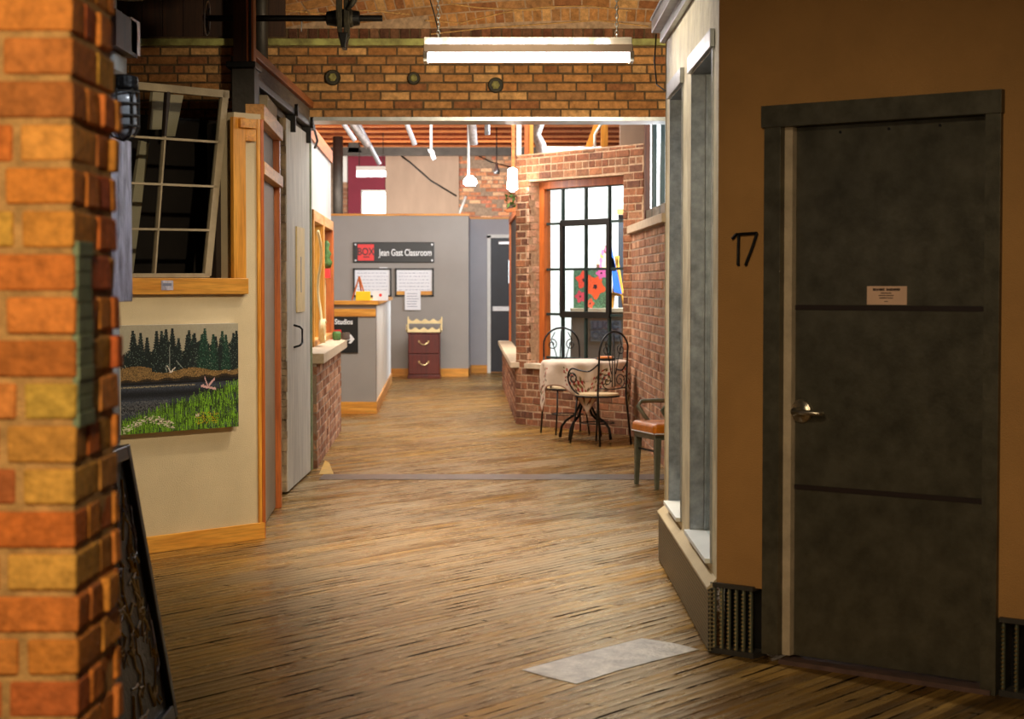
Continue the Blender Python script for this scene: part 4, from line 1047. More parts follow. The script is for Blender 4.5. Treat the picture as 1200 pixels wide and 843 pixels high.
# steel window
w = empty('window_5', FY.pt((h0+h1)/2, hz0, -.16)); struct(w)
mb = MB(); o0, o1 = -.23, -.15
mb.fbox(FY, h0, h0+.09, hz0, hz1, o0, o1+.01, M['orange_wood']); mb.fbox(FY, h0, h1, hz1-.08, hz1, o0, o1+.01, M['orange_wood'])
mb.build('window_frame', w, bevel=.003)
of = -.17
def fu(px): return FY.U(px, of)
def fz(px, py): return FY.hit(px, py, of)[1]
zr = [fz(680, 421), fz(680, 369), fz(680, 315.5), fz(680, 261), hz1-.08]
mb = MB(); uL, uR = fu(633.5), h1+.03
for px in (634, 658.5, 685.5, 713): mb.fbox(FY, fu(px)-.014, fu(px)+.014, hz0, hz1-.08, of-.03, of, M['teal'])
for z in zr: mb.fbox(FY, uL, uR, z-.013, z+.013, of-.03, of, M['teal'])
mb.fbox(FY, fu(632), fu(636), hz0, hz1-.08, of-.03, of+.01, M['teal'])
mb.build('muntins', w)
mb = MB(); a, b = fu(659), fu(713.5)
for z in (zr[1], zr[3]): mb.fbox(FY, a-.02, b+.02, z-.033, z+.033, of-.02, of+.02, M['black'])
for u in (a, b): mb.fbox(FY, u-.026, u+.026, zr[1], zr[3], of-.02, of+.02, M['black'])
mb.build('casement', w, bevel=.003)
mb = MB(); mb.fbox(FY, uL, uR, hz0, hz1-.08, of-.018, of-.012, M['glass']); mb.build('pane', w)

# left low side of the bay
q0, q1 = FY.pt(0, 0, 0), F(588.5, 452)
FQ = Fr(q0, q1-q0); FQ.n = FQ.n if FQ.n.x < 0 else -FQ.n; QL = (q1-q0).length
zq = hz0-.02
mb = MB(); slab(mb, FQ, .0, QL, 0, zq, .2, M['mortar_tan']); bricks(mb, FQ, 0, QL, 0, zq, M['brick'], PAL_RED, bl=.215, bh=.0775); struct(mb.build('wall_bay_side'))
mb = MB(); mb.fbox(FQ, -.05, QL+.05, zq, zq+.06, -.25, .06, M['stone']); struct(mb.build('trim_15', bevel=.004))
mb = MB(); 
for u in (.12, 1.4, QL-.2): mb.fbox(FQ, u, u+.08, zq+.06, 2.5, -.2, -.1, M['orange_wood'])
mb.fbox(FQ, .12, QL, 2.42, 2.52, -.2, -.1, M['orange_wood']); mb.fbox(FQ, .2, QL-.1, zq+.06, 2.42, -.17, -.13, M['dark'])
struct(mb.build('window_6'))

# right corridor side wall
s0 = Vector((XX(740, 18.75), 18.75, 0)); s1 = Vector((1.262, 15.37, 0))
FR_ = Fr(s0, s1-s0); FR_.n = FR_.n if FR_.n.x < 0 else -FR_.n; RL = (s1-s0).length
zs = FR_.hit(758, 268)[1]
mb = MB(); slab(mb, FR_, 0, RL, 0, zs, .25, M['mortar_grey']); bricks(mb, FR_, 0, RL, 0, zs, M['brick'], PAL_PINK+[(160, 120, 92), (150, 104, 80)], bl=.215, bh=.0775); struct(mb.build('wall_corridor_right'))
mb = MB(); mb.fbox(FR_, -.04, RL, zs, zs+.075, -.3, .04, M['stone']); struct(mb.build('trim_16', bevel=.004))
mb = MB(); w = empty('window_7', FR_.pt(1.2, zs+.08, -.1)); struct(w)
ou = -.09; a, b = FR_.U(757.5, ou), RL
ZW = 3.7
mb.fbox(FR_, a-.06, a+.05, zs+.075, ZW, ou-.1, ou+.02, M['red_wood'])
mb.fbox(FR_, a, b, zs+.075, zs+.2, ou-.1, ou+.01, M['galv_dull'])
for px in (765, 774.5): u = FR_.U(px, ou); mb.fbox(FR_, u-.05, u+.05, zs+.1, ZW, ou-.06, ou+.01, M['teal'])
mb.build('window_frame', w)
mb = MB(); mb.fbox(FR_, a+.05, b, zs+.2, ZW, ou-.04, ou-.03, M['sky_pane']); mb.build('pane', w)

# inside the studio behind the bay window
mb = MB(); mb.box((.28, 25.2, 0), (2.52, 25.3, 2.9), M['white']); mb.box((1.2+1.0, 24.9, 0), (2.28, 25.2, 2.9), M['gray_wall']); struct(mb.build('wall_studio_white'))
mb = MB(); mb.box((2.6, 24.6, 0), (2.7, 25.3, 2.9), M['pine']); mb.box((2.0, 26.5, 0), (6.9, 26.6, 2.4), M['white']); struct(mb.build('wall_studio_right'))
# bench / lettered board
YBn = 21.4; FI = Fr((0, YBn), (1, 0), (0, -1))
ix = lambda px: XX(px, YBn); iz = lambda py: ZZ(py, YBn)
bn = empty('display_counter', (ix(702), YBn+.2, 0)); tag(bn, 'grey brown counter with blue lettering behind the bay window', 'counter')
mb = MB(); mb.prism([(ix(668), YBn, 0), (ix(740), YBn, 0), (ix(740), YBn, iz(364)), (ix(671), YBn, iz(364))], (0, .4, 0), M['brown_box']); mb.build('body', bn)
mb = MB(); mb.box((ix(669.5), YBn-.03, iz(366)), (ix(741), YBn+.42, iz(361.5)), M['stone']); mb.build('top', bn)
mb = MB(); mb.fbox(FI, ix(692), ix(728), iz(400), iz(376), 0, .01, noisy('blue_grey_card', (84, 86, 98), .7, .1, 6, 0)); mb.build('board', bn)
for s_, py in (('LUCC', 382), ('OSCO', 393)):
    text('lettering', s_, bn, FI.pt(ix(693), iz(py), .012), FI, .12, noisy('slate_ink', (44, 50, 66), .7, .05, 6, 0), offset=.006)
# paintings in the studio
def poppy(nx, ny):
    im = np.zeros((ny, nx, 3)); R = RN
    for j in range(ny):
        for i in range(nx): im[j, i] = L3(tuple(np.array((72, 106, 78))*R.uniform(.6, 1.3)))
    for (cx, cy, r, c) in ((.3, .72, .2, (226, 66, 44)), (.66, .55, .27, (236, 84, 40)), (.2, .3, .14, (206, 60, 80)), (.85, .9, .14, (214, 90, 150)), (.5, .12, .12, (224, 90, 60))):
        for j in range(ny):
            for i in range(nx):
                dx, dy = i/nx-cx, (j/ny-cy)*ny/nx; rr = math.hypot(dx, dy)*(1+.18*math.sin(5*math.atan2(dy, dx)+cx*9))
                if rr < r: im[j, i] = L3(c)*R.uniform(.7, 1.15) if rr > r*.22 else L3((40, 24, 30))
    return im
FI2 = Fr((0, 21.55), (1, 0), (0, -1))
tag(canvas('poppy_painting', FI2, XX(672, 21.55), XX(710, 21.55), iz(362), ZZ(316, 21.55), 0, .03, 60, 60, poppy), 'painting of red poppies standing on the counter behind the bay window', 'painting')
def pinkp(nx, ny):
    im = np.zeros((ny, nx, 3)); R = RN
    for j in range(ny):
        for i in range(nx): im[j, i] = L3((246, 214, 170))*R.uniform(.9, 1.1)
    for _ in range(9):
        cx, cy = R.rand(), R.rand(); c = [(230, 120, 160), (240, 180, 60), (110, 70, 50)][R.randint(3)]
        for j in range(ny):
            for i in range(nx):
                if math.hypot(i/nx-cx, j/ny-cy) < .13: im[j, i] = L3(c)
    return im
FI3 = Fr((0, 25.19), (1, 0), (0, -1))
tag(canvas('flower_painting', FI3, XX(699, 25.19), XX(714, 25.19), ZZ(317, 25.19), ZZ(288, 25.19), 0, .03, 30, 44, pinkp), 'small pink and yellow flower picture high behind the poppy painting', 'painting')
mb = MB(); mb.prism([P(716, 300, 22.13), P(720, 305, 22.13), P(729, 345, 22.13), P(719, 342, 22.13)], (0, .04, 0), M['blue']); mb.prism([P(717, 290, 22.13), P(722, 318, 22.13), P(716, 318, 22.13)], (0, .04, 0), M['blue'])
tag(mb.build('blue_cloth'), 'bright blue cloth hanging beside the poppy painting in the studio', 'cloth')
es = empty('easel', (P(722, 362, 22.2).x, 22.2, 0)); tag(es, 'tan wooden easel at the right side of the bay window', 'easel')
for a, b in (((724, 300), (717, 362)), ((722, 300), (732, 362)), ((716, 345), (732, 345))):
    mb = MB(); mb.tube([P(*a, 22.2), P(*b, 22.2)], .02, M['pine'], 6); mb.tube([P(*b, 22.2), Vector((P(*b, 22.2).x, 22.2, .01))], .018, M['pine'], 6) if b[1] > 350 else None; mb.build('leg' if b[1] > 350 else 'crossbar', es)
mb = MB(); mb.fbox(FI2, XX(722, 24), XX(738, 24), ZZ(252, 24), ZZ(246, 24), -2.3, -2.2, M['pine_x']); mb.box((XX(724, 24), 23.9, 0), (XX(731, 24), 23.95, ZZ(252, 24)), M['navy']); struct(mb.build('trim_17'))

# posts, duct and braces standing above the bay
Yp = FY.pt(.1, 0, -.35).y
def post(px0, px1, mat, Y, zb=None, name='beam'):
    mb = MB(); mb.box((XX(px0, Y), Y, zb if zb else ZZ(190, Y)), (XX(px1, Y), Y+.08, ZC), mat); struct(mb.build(name))
post(599.5, 603.5, M['joist'], 20.55, ZZ(200, 20.5)); post(605, 611, M['white'], 20.6); post(614.5, 619.5, M['orange_wood'], 20.6); post(619.5, 625, M['pine'], 20.62)
post(704, 712, M['pine'], 19.6, ZZ(172, 19.6))
mb = MB(); mb.prism([P(686, 172, 19.7), P(694, 172, 19.7), P(707, 140, 19.7), P(699, 138, 19.7)], (0, .06, 0), M['pine']); struct(mb.build('beam'))
mb = MB(); mb.tube([P(697, 173, 19.5), P(697, 158, 19.5), P(704, 146, 19.5), P(712, 140, 19.5)], .014, M['white'], 8); tag(mb.build('conduit', smooth=True), 'white conduit bending up above the brick bay corner', 'conduit')
mb = MB(); mb.tube([P(633, 192, 21), P(634, 170, 21), P(628, 158, 21), P(632, 145, 21), Vector((P(636, 136, 21).x, 21, ZC+.31))], [.07, .06, .055, .06, .07], M['foil'], 12); tag(mb.build('foil_duct', smooth=True), 'crinkled foil duct rising behind the brick bay top', 'duct')
mb = MB(); mb.box((XX(726, 19.2), 19.2, 2.7), (XX(756, 19.2), 19.26, ZC), M['ply']); struct(mb.build('wall_bay_upper'))
mb = MB(); mb.box((XX(640, 24), 24.0, ZZ(182, 24)), (XX(725, 24), 24.1, ZZ(172, 24)), M['white']); struct(mb.build('beam'))

# wall lamp + plant at the bay corner
mb = MB(); lx = P(600.5, 208, 20.0); mb.lathe([(.02, .1), (.05, .08), (.055, -.12), (.02, -.15)], M['lamp_white'], (lx.x, 20.0, lx.z), 16); tag(mb.build('wall_lamp', smooth=True), 'small glowing white lamp at the corner of the brick bay', 'lamp')
pl = empty('potted_plant', P(598, 247, 20.05)); tag(pl, 'small trailing plant on a wooden bracket at the bay corner', 'plant')
c = P(598, 240, 20.05)
mb = MB(); mb.prism([P(590, 246, 20.0), P(604, 243, 20.0), P(604, 248, 20.0), P(594, 249, 20.0)], (0, .12, 0), M['orange_wood_y']); mb.build('bracket', pl)
mb = MB()
for _ in range(40):
    p = c + Vector((random.uniform(-.05, .05), random.uniform(-.03, .08), random.uniform(-.06, .12))); d1 = Vector((random.uniform(-1, 1), random.uniform(-1, 1), random.uniform(-1, 1))).normalized()*.035; d2 = d1.cross(Vector((.3, .5, .8))).normalized()*.014
    mb.add([p-d1, p+d2, p+d1, p-d2], [(0, 1, 2, 3)], M['leaf'])
mb.build('leaves', pl)
mb = MB(); mb.lathe([(.03, 0), (.045, .07), (.04, .07)], M['brown_box'], c-Vector((0, -.03, .075)), 14); mb.build('pot', pl)

# ================================================================== CEILING THINGS
# fluorescent fixture
Yf = 11.4
fx0, fx1 = XX(498, Yf), XX(739, Yf)
fx = empty('fluorescent_fixture', ((fx0+fx1)/2, Yf, ZZ(60, Yf))); tag(fx, 'lit white fluorescent fixture hanging on chains before the brick wall', 'light fixture')
mb = MB(); za, zb_, zc_ = ZZ(45.5, Yf), ZZ(54, Yf), ZZ(63, Yf)
mb.box((fx0, Yf-.07, zb_), (fx1, Yf-.066, za), M['reflector'])
mb.hexa([(fx0, Yf-.07, zb_), (fx1, Yf-.07, zb_), (fx1, Yf+.06, zc_), (fx0, Yf+.06, zc_), (fx0, Yf-.066, za), (fx1, Yf-.066, za), (fx1, Yf+.06, za), (fx0, Yf+.06, za)], M['reflector'])
mb.build('reflector', fx, bevel=.003)
for k in range(9):
    x = fx0+.12+(fx1-fx0-.16)*k/8.6
    mb = MB(); mb.box((x-.098, Yf-.078, zb_-.002), (x-.022, Yf-.071, zb_+.024), M['tube']); mb.build('light_slot', fx)
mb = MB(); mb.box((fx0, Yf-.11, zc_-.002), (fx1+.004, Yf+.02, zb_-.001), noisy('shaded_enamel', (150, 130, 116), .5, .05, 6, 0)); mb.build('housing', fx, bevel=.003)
for dy in (-.075, .0):
    mb = MB(); mb.tube([(fx0+.01, Yf+dy, ZZ(69.3, Yf)), (fx1+.005, Yf+dy, ZZ(69.3, Yf))], .024 if dy < 0 else .02, M['tube'], 14); mb.build('tube', fx, smooth=True)
for x in (fx0+.01, fx1-.0):
    mb = MB(); mb.box((x-.014, Yf-.1, ZZ(74.5, Yf)), (x+.012, Yf+.03, ZZ(62, Yf)), M['reflector']); mb.build('lamp_holder', fx, bevel=.003)
def chain(px, dx, lab):
    mb = MB(); z = za; k = 0; x = XX(px, Yf)
    while z < 4.4:
        n = 10; pts = []
        for a in np.linspace(0, 2*math.pi, n+1)[:-1]:
            w_ = .0085*math.cos(a); h = .016*math.sin(a)
            pts.append((x+(w_ if k % 2 else 0), Yf+(0 if k % 2 else w_), z+.012+h))
        mb.tube(pts, .003, M['galv_light'], 5, True); z += .025; k += 1; x += dx*.025
    o = mb.build('chain'); tag(o, lab, 'chain')
chain(514, 0.0, 'steel chain holding the left end of the fluorescent fixture')
chain(722, 0.0, 'steel chain holding the right end of the fluorescent fixture')
mb = MB(); mb.tube([P(516, 46, Yf), P(510, 20, Yf), P(501, -10, Yf), P(492, -60, Yf)], .004, M['black'], 6); tag(mb.build('power_cord', smooth=True), 'dark power cord running up beside the left fixture chain', 'cord')

# line shaft with hanger and pulley
Ys = 13.2
sh = empty('line_shaft', P(340, 21, Ys)); tag(sh, 'black iron line shaft with hub and thin wheel below the brick arch', 'shaft')
zs_ = ZZ(21.5, Ys); xa, xb = XX(240, Ys), XX(449, Ys)
def cylx(mb, x0, x1, r, mat, n=20, prof=None): mb.lathe(prof or [(r, 0), (r, x1-x0)], mat, (x0, Ys, zs_), n, Matrix.Rotation(math.pi/2, 3, 'Y'))
mb = MB(); cylx(mb, xa, xb, .022, M['black_iron']); mb.build('shaft', sh)
mb = MB(); x0 = XX(383.5, Ys); Lh = XX(423, Ys)-x0
cylx(mb, x0, x0+Lh, 0, M['black_iron'], 24, [(.035, 0), (.048, .005), (.058, Lh*.28), (.058, Lh*.72), (.05, Lh-.005), (.035, Lh)]); mb.build('hub', sh)
mb = MB(); xr_ = XX(245, Ys); 
mb.tube([(xr_+.006*math.cos(a), Ys+.19*math.sin(a)*.62, zs_+.118*math.cos(a)) for a in np.linspace(0, 2*math.pi, 41)[:-1]], .005, M['light_metal'], 6, True)
for k in range(4):
    a = k*math.pi/4; mb.tube([(xr_, Ys-.115*math.sin(a), zs_-.115*math.cos(a)), (xr_, Ys+.115*math.sin(a), zs_+.115*math.cos(a))], .005, M['black_iron'], 5)
mb.build('wheel', sh)
hg = empty('shaft_hanger', (XX(404, Ys), Ys, zs_)); tag(hg, 'oily iron hanger bracket holding the line shaft', 'bracket')
hx = lambda p: XX(p, Ys); hz = lambda p: ZZ(p, Ys)
mb = MB(); yb = Ys-.09
mb.prism([(hx(396), yb, hz(-40)), (hx(403), yb, hz(-40)), (hx(403), yb, hz(46)), (hx(401), yb, hz(52)), (hx(398), yb, hz(40)), (hx(396), yb, hz(20))], (0, .05, 0), M['rust_iron'])
mb.prism([(hx(405), yb, hz(-40)), (hx(411), yb, hz(-40)), (hx(412), yb, hz(44)), (hx(408), yb, hz(53)), (hx(405), yb, hz(40))], (0, .05, 0), M['rust_iron'])
mb.prism([(hx(399), yb-.01, hz(40)), (hx(410), yb-.01, hz(40)), (hx(407), yb-.01, hz(58)), (hx(402), yb-.01, hz(58))], (0, .16, 0), M['black_iron'])
mb.build('arms', hg, bevel=.005)
mb = MB(); mb.lathe([(.05, 0), (.065, .02), (.065, .09), (.05, .11)], M['rust_iron'], (hx(398), Ys, zs_), 20, Matrix.Rotation(math.pi/2, 3, 'Y')); mb.build('bearing', hg, bevel=.004)
mb = MB(); mb.tube([(hx(414), yb, hz(-20)), (hx(419), yb, hz(-2)), (hx(414), yb, hz(8)), (hx(409), yb, hz(14))], [.02, .03, .02, .012], M['rust_iron'], 8); mb.build('oil_cup', hg, smooth=True)
# wires / round thing upper left
mb = MB(); mb.tube([P(353, 21, 13.3), P(353.5, 30, 13.3), P(353, 37, 13.3)], .004, M['light_metal'], 5); tag(mb.build('wire'), 'short pale wire dangling from the iron shaft', 'wire')
mb = MB(); c = P(152, -6, 9.0); mb.lathe([(.02, .1), (.05, .05), (.075, 0), (.07, -.02)], M['steel'], c, 24); tag(mb.build('ceiling_fitting', smooth=True), 'dark round ceiling fitting at the top above the near left wall', 'lamp')

# tie-rod plates on the header wall
for px, py, lab in ((390, 91, 'nearest the rail'), (485, 92, 'below fixture left end'), (581, 100, 'below fixture middle')):
    c = P(px, py, Yh-.012); r = .055 if px != 485 else .045
    e = empty('tie_rod_plate', c); tag(e, 'round iron tie rod plate on the brick wall, ' + lab, 'wall plate', 'tie rod plates on the brick wall')
    R90 = Matrix.Rotation(math.pi/2, 3, 'X')
    mb = MB(); mb.lathe([(r*1.15, -.03), (r*1.15, .012), (r, .02)], M['rust_iron'], c, 24, R90); mb.build('plate', e)
    mb = MB(); mb.lathe([(r*.62, .018), (r*.62, .03), (r*.4, .04)], M['ledge_green'], c, 6 if px != 485 else 12, R90); mb.build('nut', e)

# far ceiling rods, lamps
def rod(a, b, Ya, Yb_, r, mat, lab, nm='conduit', cat='conduit', grp=None):
    p, q = P(*a, Ya), P(*b, Yb_)
    if nm == 'conduit':
        k = 0 if b[1] < 200 or True else 0; d_ = (p-q); p = q + d_*((ZC+.31-q.z)/d_.z)
    mb = MB(); mb.tube([p, q], r, mat, 8); tag(mb.build(nm, smooth=True), lab, cat, grp)
rod((398, 138), (416, 165), 27, 27, .035, M['light_metal'], 'pale slanting conduit at the left end of the joists')
rod((408, 138), (432, 172), 27.5, 27.5, .055, M['foil'], 'thick foil wrapped pipe slanting below the joists')
rod((474, 138), (486, 170), 27, 27, .035, M['light_metal'], 'pale slanting conduit above the middle of the plywood panel')
rod((505, 138), (505, 182), 27, 27, .02, M['white'], 'thin white rod dropping above the plywood panel')
rod((432, 168), (445, 193), 29, 29, .035, M['light_metal'], 'short pale rod in front of the maroon wall')
rod((553, 138), (555, 170), 28, 28, .06, M['foil'], 'pale foil wrapped pipe dropping before the far brick wall')
rod((571, 138), (571, 158), 28, 28, .04, M['galv_light'], 'short metal strut under the joists left of the bay')
rod((549, 170), (549, 208), 30, 30, .02, M['white'], 'white stem holding the far pendant lamp')
rod((536, 256), (546, 230), 37.975, 37.975, .03, M['white'], 'white slanting tube low on the far brick wall', 'tube_rod', 'tube')
mb = MB(); c = P(551, 212, 30); mb.lathe([(.03, .08), (.09, .03), (.115, -.03), (.08, -.075)], M['lamp_white'], c, 20); tag(mb.build('pendant_lamp', smooth=True), 'small glowing pendant lamp before the far brick wall', 'lamp')
mb = MB(); c = P(582, 200, 33); mb.lathe([(.02, .14), (.03, .05), (.06, 0), (.05, -.06)], M['galv_light'], c, 16); mb.tube([c, Vector((c.x, c.y, ZC+.31))], .01, M['black'], 6); tag(mb.build('hanging_spotlight', smooth=True), 'small metal spotlight hanging near the far brick wall', 'lamp')
mb = MB(); c = P(508, 182, 27); mb.prism([P(501, 175, 27), P(508, 176, 27), P(511, 186, 27), P(507, 188, 27)], (0, .06, 0), M['light_metal']); tag(mb.build('spot_head'), 'small pale metal lamp head at the end of the thin rod', 'lamp')
ff = empty('far_tube_light', P(434, 200, 34)); tag(ff, 'white fluorescent fixture in front of the far maroon wall', 'light fixture')
mb = MB(); mb.fbox(Fr((0, 34), (1, 0), (0, -1)), XX(418, 34), XX(452, 34), ZZ(200, 34), ZZ(195, 34), -.04, .04, M['reflector']); mb.build('housing', ff)
mb = MB(); mb.tube([P(418, 204, 34), P(452, 204, 34)], .05, M['tube'], 10); mb.build('tube', ff)
for px in (421, 449):
    mb = MB(); a = P(px, 196, 34); mb.tube([a, Vector((a.x, a.y, ZC+.31))], .008, M['steel'], 5); mb.build('hanger', ff)
mb = MB(); mb.fbox(FB, bx(396), bx(408), bz(214), bz(180), .02, .2, M['white']); tag(mb.build('electrical_box'), 'white electrical box high on the far brick wall', 'electrical box')
mb = MB(); mb.tube([P(396, 160, 33), P(396, 256, 33)], .09, M['steel'], 16); struct(mb.build('pillar_far_pipe', smooth=True))
mb = MB(); pts = [P(470, 183, 37.87), P(480, 190, 37.9), P(505, 212, 37.9), P(535, 230, 37.9)]; mb.tube(pts, .018, M['black'], 5); tag(mb.build('cable', smooth=True), 'dark cable slanting across the plywood panel', 'cable')
mb = MB(); pts = [P(555, 180, 37.99), P(575, 190, 37.99), P(598, 196, 37.99)]; mb.tube(pts, .014, M['black'], 5); tag(mb.build('cable', smooth=True), 'dark cable sagging across the far brick wall', 'cable')
mb = MB(); mb.prism([P(406, 180, 36), P(408, 168, 36), P(412, 150, 36), P(420, 168, 36), P(426, 180, 36)], (0, .3, 0), M['steel']); tag(mb.build('pipe_junction', bevel=.02), 'dark steel bracket joining the far beam and pipe', 'bracket')

# ================================================================== CLASSROOM WALL THINGS
sg = empty('classroom_sign', FG.pt(gx(461), gz(308), 0)); tag(sg, 'long black sign with red square logo on the far grey wall', 'sign')
mb = MB(); mb.fbox(FG, gx(414), gx(509), gz(308), gz(284), .01, .03, M['black']); mb.build('board', sg, bevel=.01)
mb = MB(); mb.fbox(FG, gx(419.5), gx(438.5), gz(305.5), gz(286.5), .03, .034, M['red']); mb.build('logo_square', sg)
text('logo_lettering', 'BOX', sg, FG.pt(gx(429), gz(295.5), .036), FG, .17, M['black'], 'CENTER', 0.002, xs=.78)
mb = MB()
mb.fbox(FG, gx(426), gx(433), gz(302), gz(300.8), .034, .036, M['black'])
mb.build('logo_mark', sg)
text('lettering', 'Jean Gast Classroom', sg, FG.pt(gx(444.5), gz(296.5), .034), FG, .155, M['letter_white'], 'LEFT', .0015, xs=.66)
for a in (417, 506.5):
    for b in (286.8, 305.3): mb = MB(); mb.lathe([(.016, 0), (.016, .012)], M['light_metal'], FG.pt(gx(a), gz(b), .03), 12, Matrix.Rotation(math.pi/2, 3, 'X')); mb.build('screw', sg)
for i, (a, b, c, e, lab) in enumerate(((414, 459, 314.5, 348, 'left'), (463, 508.5, 314.5, 347.5, 'right'))):
    t = empty('framed_calendar', FG.pt(gx((a+b)/2), gz(e), 0)); tag(t, 'black framed wall calendar behind the small easel on the half wall' if i == 0 else 'black framed wall calendar with a loose sheet hanging below it', 'calendar', 'framed calendars under the black sign')
    mb = MB()
    for q in ((a, b, c, c+1.8), (a, b, e-1.8, e), (a, a+2, c, e), (b-2, b, c, e)): mb.fbox(FG, gx(q[0]), gx(q[1]), gz(q[3]), gz(q[2]), .002, .03, M['black'])
    mb.build('frame', t)
    mb = MB(); mb.fbox(FG, gx(a+2), gx(b-2), gz(e-1.8) if i == 0 else gz(e-6.3), gz(c+1.8), .004, .014, M['paper']); 
    if i: mb.fbox(FG, gx(a+2), gx(b-2), gz(e-1.8), gz(e-6.3), .004, .012, M['pine_x'])
    mb.build('sheet', t)
    mb = MB()
    for r in range(6):
        yy = c+5.5+r*3.9
        x = a+4.5
        while x < b-6:
            l_ = random.uniform(1, 4); mb.fbox(FG, gx(x), gx(x+l_), gz(yy+.45), gz(yy), .014, .0145, M['ink']); x += l_+random.uniform(.6, 1.6)
    mb.build('lettering', t)
mb = MB(); mb.fbox(FG, gx(474.5), gx(493), gz(363.5), gz(340.5), .031, .034, M['paper']); pp = mb.build('paper_sheet'); tag(pp, 'loose white paper sheet hanging below the framed calendar', 'paper')
mb = MB()
for r in range(6): mb.fbox(FG, gx(477), gx(490+random.uniform(-2, 1)), gz(344.6+r*3), gz(344+r*3), .034, .035, M['ink'])
mb.build('lettering', pp)
mb = MB(); mb.fbox(FG, gx(445), gx(454), gz(314.5), gz(313.2), .005, .05, M['light_metal']); tag(mb.build('marker_pen'), 'pale marker lying on top of the calendar frame', 'pen')
# cabinet with rack
Ya = F(496, 444).y; cxa, cxb = XX(478, Ya), XX(515, Ya); zct = ZZ(389.5, Ya); FA = Fr((0, Ya), (1, 0), (0, -1))
cb = empty('filing_cabinet', ((cxa+cxb)/2, Ya+.22, 0)); tag(cb, 'dark cherry two drawer filing cabinet against the far grey wall', 'cabinet')
mb = MB(); mb.box((cxa, Ya+.02, 0), (cxb, Ya+.5, zct), M['cabinet']); mb.box((cxa-.01, Ya+.0, 0), (cxb+.01, Ya+.5, .06), M['cabinet']); mb.box((cxa-.01, Ya-.0, zct-.03), (cxb+.01, Ya+.5, zct), M['cabinet']); mb.build('body', cb, bevel=.006)
zm = ZZ(415, Ya)
for z0, z1 in ((.07, zm-.006), (zm+.006, zct-.035)):
    mb = MB(); mb.box((cxa+.01, Ya-.005, z0), (cxb-.01, Ya+.02, z1), M['cabinet']); dr = mb.build('drawer', cb, bevel=.006)
    zc = (z0+z1)/2+.02; cx = (cxa+cxb)/2
    mb = MB(); mb.tube([(cx-.075, Ya-.01, zc+.02), (cx-.06, Ya-.03, zc-.005), (cx-.02, Ya-.035, zc-.03), (cx+.02, Ya-.035, zc-.03), (cx+.06, Ya-.03, zc-.005), (cx+.075, Ya-.01, zc+.02)], .009, M['brass'], 6)
    for s_ in (-.075, .075): mb.box((cx+s_-.012, Ya-.012, zc), (cx+s_+.012, Ya-.004, zc+.035), M['brass'])
    mb.build('handle', dr, smooth=False)
rk = empty('wooden_rack', ((cxa+cxb)/2, Ya+.2, zct)); tag(rk, 'cream scalloped wooden rack standing on the cherry cabinet', 'rack')
for yy, zb0, nm_ in ((Ya-.02, zct, 'front_rail'), (Ya+.42, zct+.13, 'back_rail')):
    n = 40; pts = [(cxa-.02, yy, zb0+.0), (cxb+.02, yy, zb0)]
    for i in range(n+1):
        q = 1-i/n; pts.append((cxa-.02+(cxb-cxa+.04)*q, yy, zb0+.06+.018*math.cos(q*2*math.pi*4)+(.05 if q in (0, 1) else 0)))
    mb = MB(); mb.prism(pts, (0, .018, 0), M['cream_wood']); mb.build(nm_, rk)
for x in (cxa-.03, cxb+.01):
    mb = MB(); mb.box((x, Ya-.02, zct), (x+.02, Ya+.44, zct+.03), M['cream_wood']); mb.box((x, Ya+.40, zct), (x+.02, Ya+.44, zct+.24), M['cream_wood']); mb.box((x, Ya-.02, zct), (x+.02, Ya+.01, zct+.12), M['cream_wood']); mb.build('side_rail', rk)
# sign on half wall
FA2 = Fr((0, A.y), (1, 0), (0, -1)); ax = lambda p: XX(p, A.y); az = lambda p: ZZ(p, A.y)
sg = empty('studios_sign', FA2.pt(ax(403), az(413), 0)); tag(sg, 'black sign with white arrow and red square on the half wall', 'sign')
mb = MB(); mb.fbox(FA2, ax(370), ax(419.5), az(413.5), az(367), .004, .018, M['black']); mb.build('board', sg)
mb = MB(); mb.fbox(FA2, ax(385), ax(400), az(402), az(386.5), .018, .021, M['red']); mb.build('logo_square', sg)
text('lettering', 't Studios', sg, FA2.pt(ax(413.5), az(377.5), .02), FA2, .085, M['letter_white'], 'RIGHT', .002, xs=.85)
arr = [(405, 396.2), (410.5, 396.2), (408.5, 393), (411, 392), (415.5, 397.6), (411, 403), (408.3, 402), (410.8, 399), (405, 399)]
mb = MB(); mb.prism([FA2.pt(ax(a), az(b), .018) for a, b in arr], FA2.n*.004, M['letter_white']); mb.build('arrow', sg)
# items on half wall
yt = A.y+.08; zt_ = zhw+.046
ea = empty('table_easel', (XX(421, yt), yt, zt_)); tag(ea, 'small orange table easel on top of the half wall', 'easel')
ex = lambda p: XX(p, yt); ez = lambda p: ZZ(p, yt)
for a, b in (((421, 324), (412.5, 350)), ((421, 324), (429, 350)), ((421, 328), (424, 350))):
    mb = MB(); p_, q_ = P(*a, yt), P(*b, yt); q_.z = zt_+.004
    if a[1] == 328: q_.y += .12
    mb.tube([p_, q_], .009, M['orange_wood'], 6); mb.build('leg', ea)
mb = MB(); mb.box((ex(417.5), yt-.09, zt_), (ex(434.5), yt-.03, ez(341.5)), M['yellow']); tag(mb.build('yellow_box', bevel=.004), 'small bright yellow box in front of the table easel', 'box')
mb = MB(); mb.box((ex(437), yt-.02, zt_), (ex(455), yt+.0, ez(341)), M['paper']); cd = mb.build('display_card'); tag(cd, 'white card with red dot standing on the half wall', 'card')
mb = MB(); mb.lathe([(.018, 0), (.018, .002)], M['red'], (ex(446), yt-.02, ez(346)), 14, Matrix.Rotation(math.pi/2, 3, 'X')); mb.build('red_dot', cd)

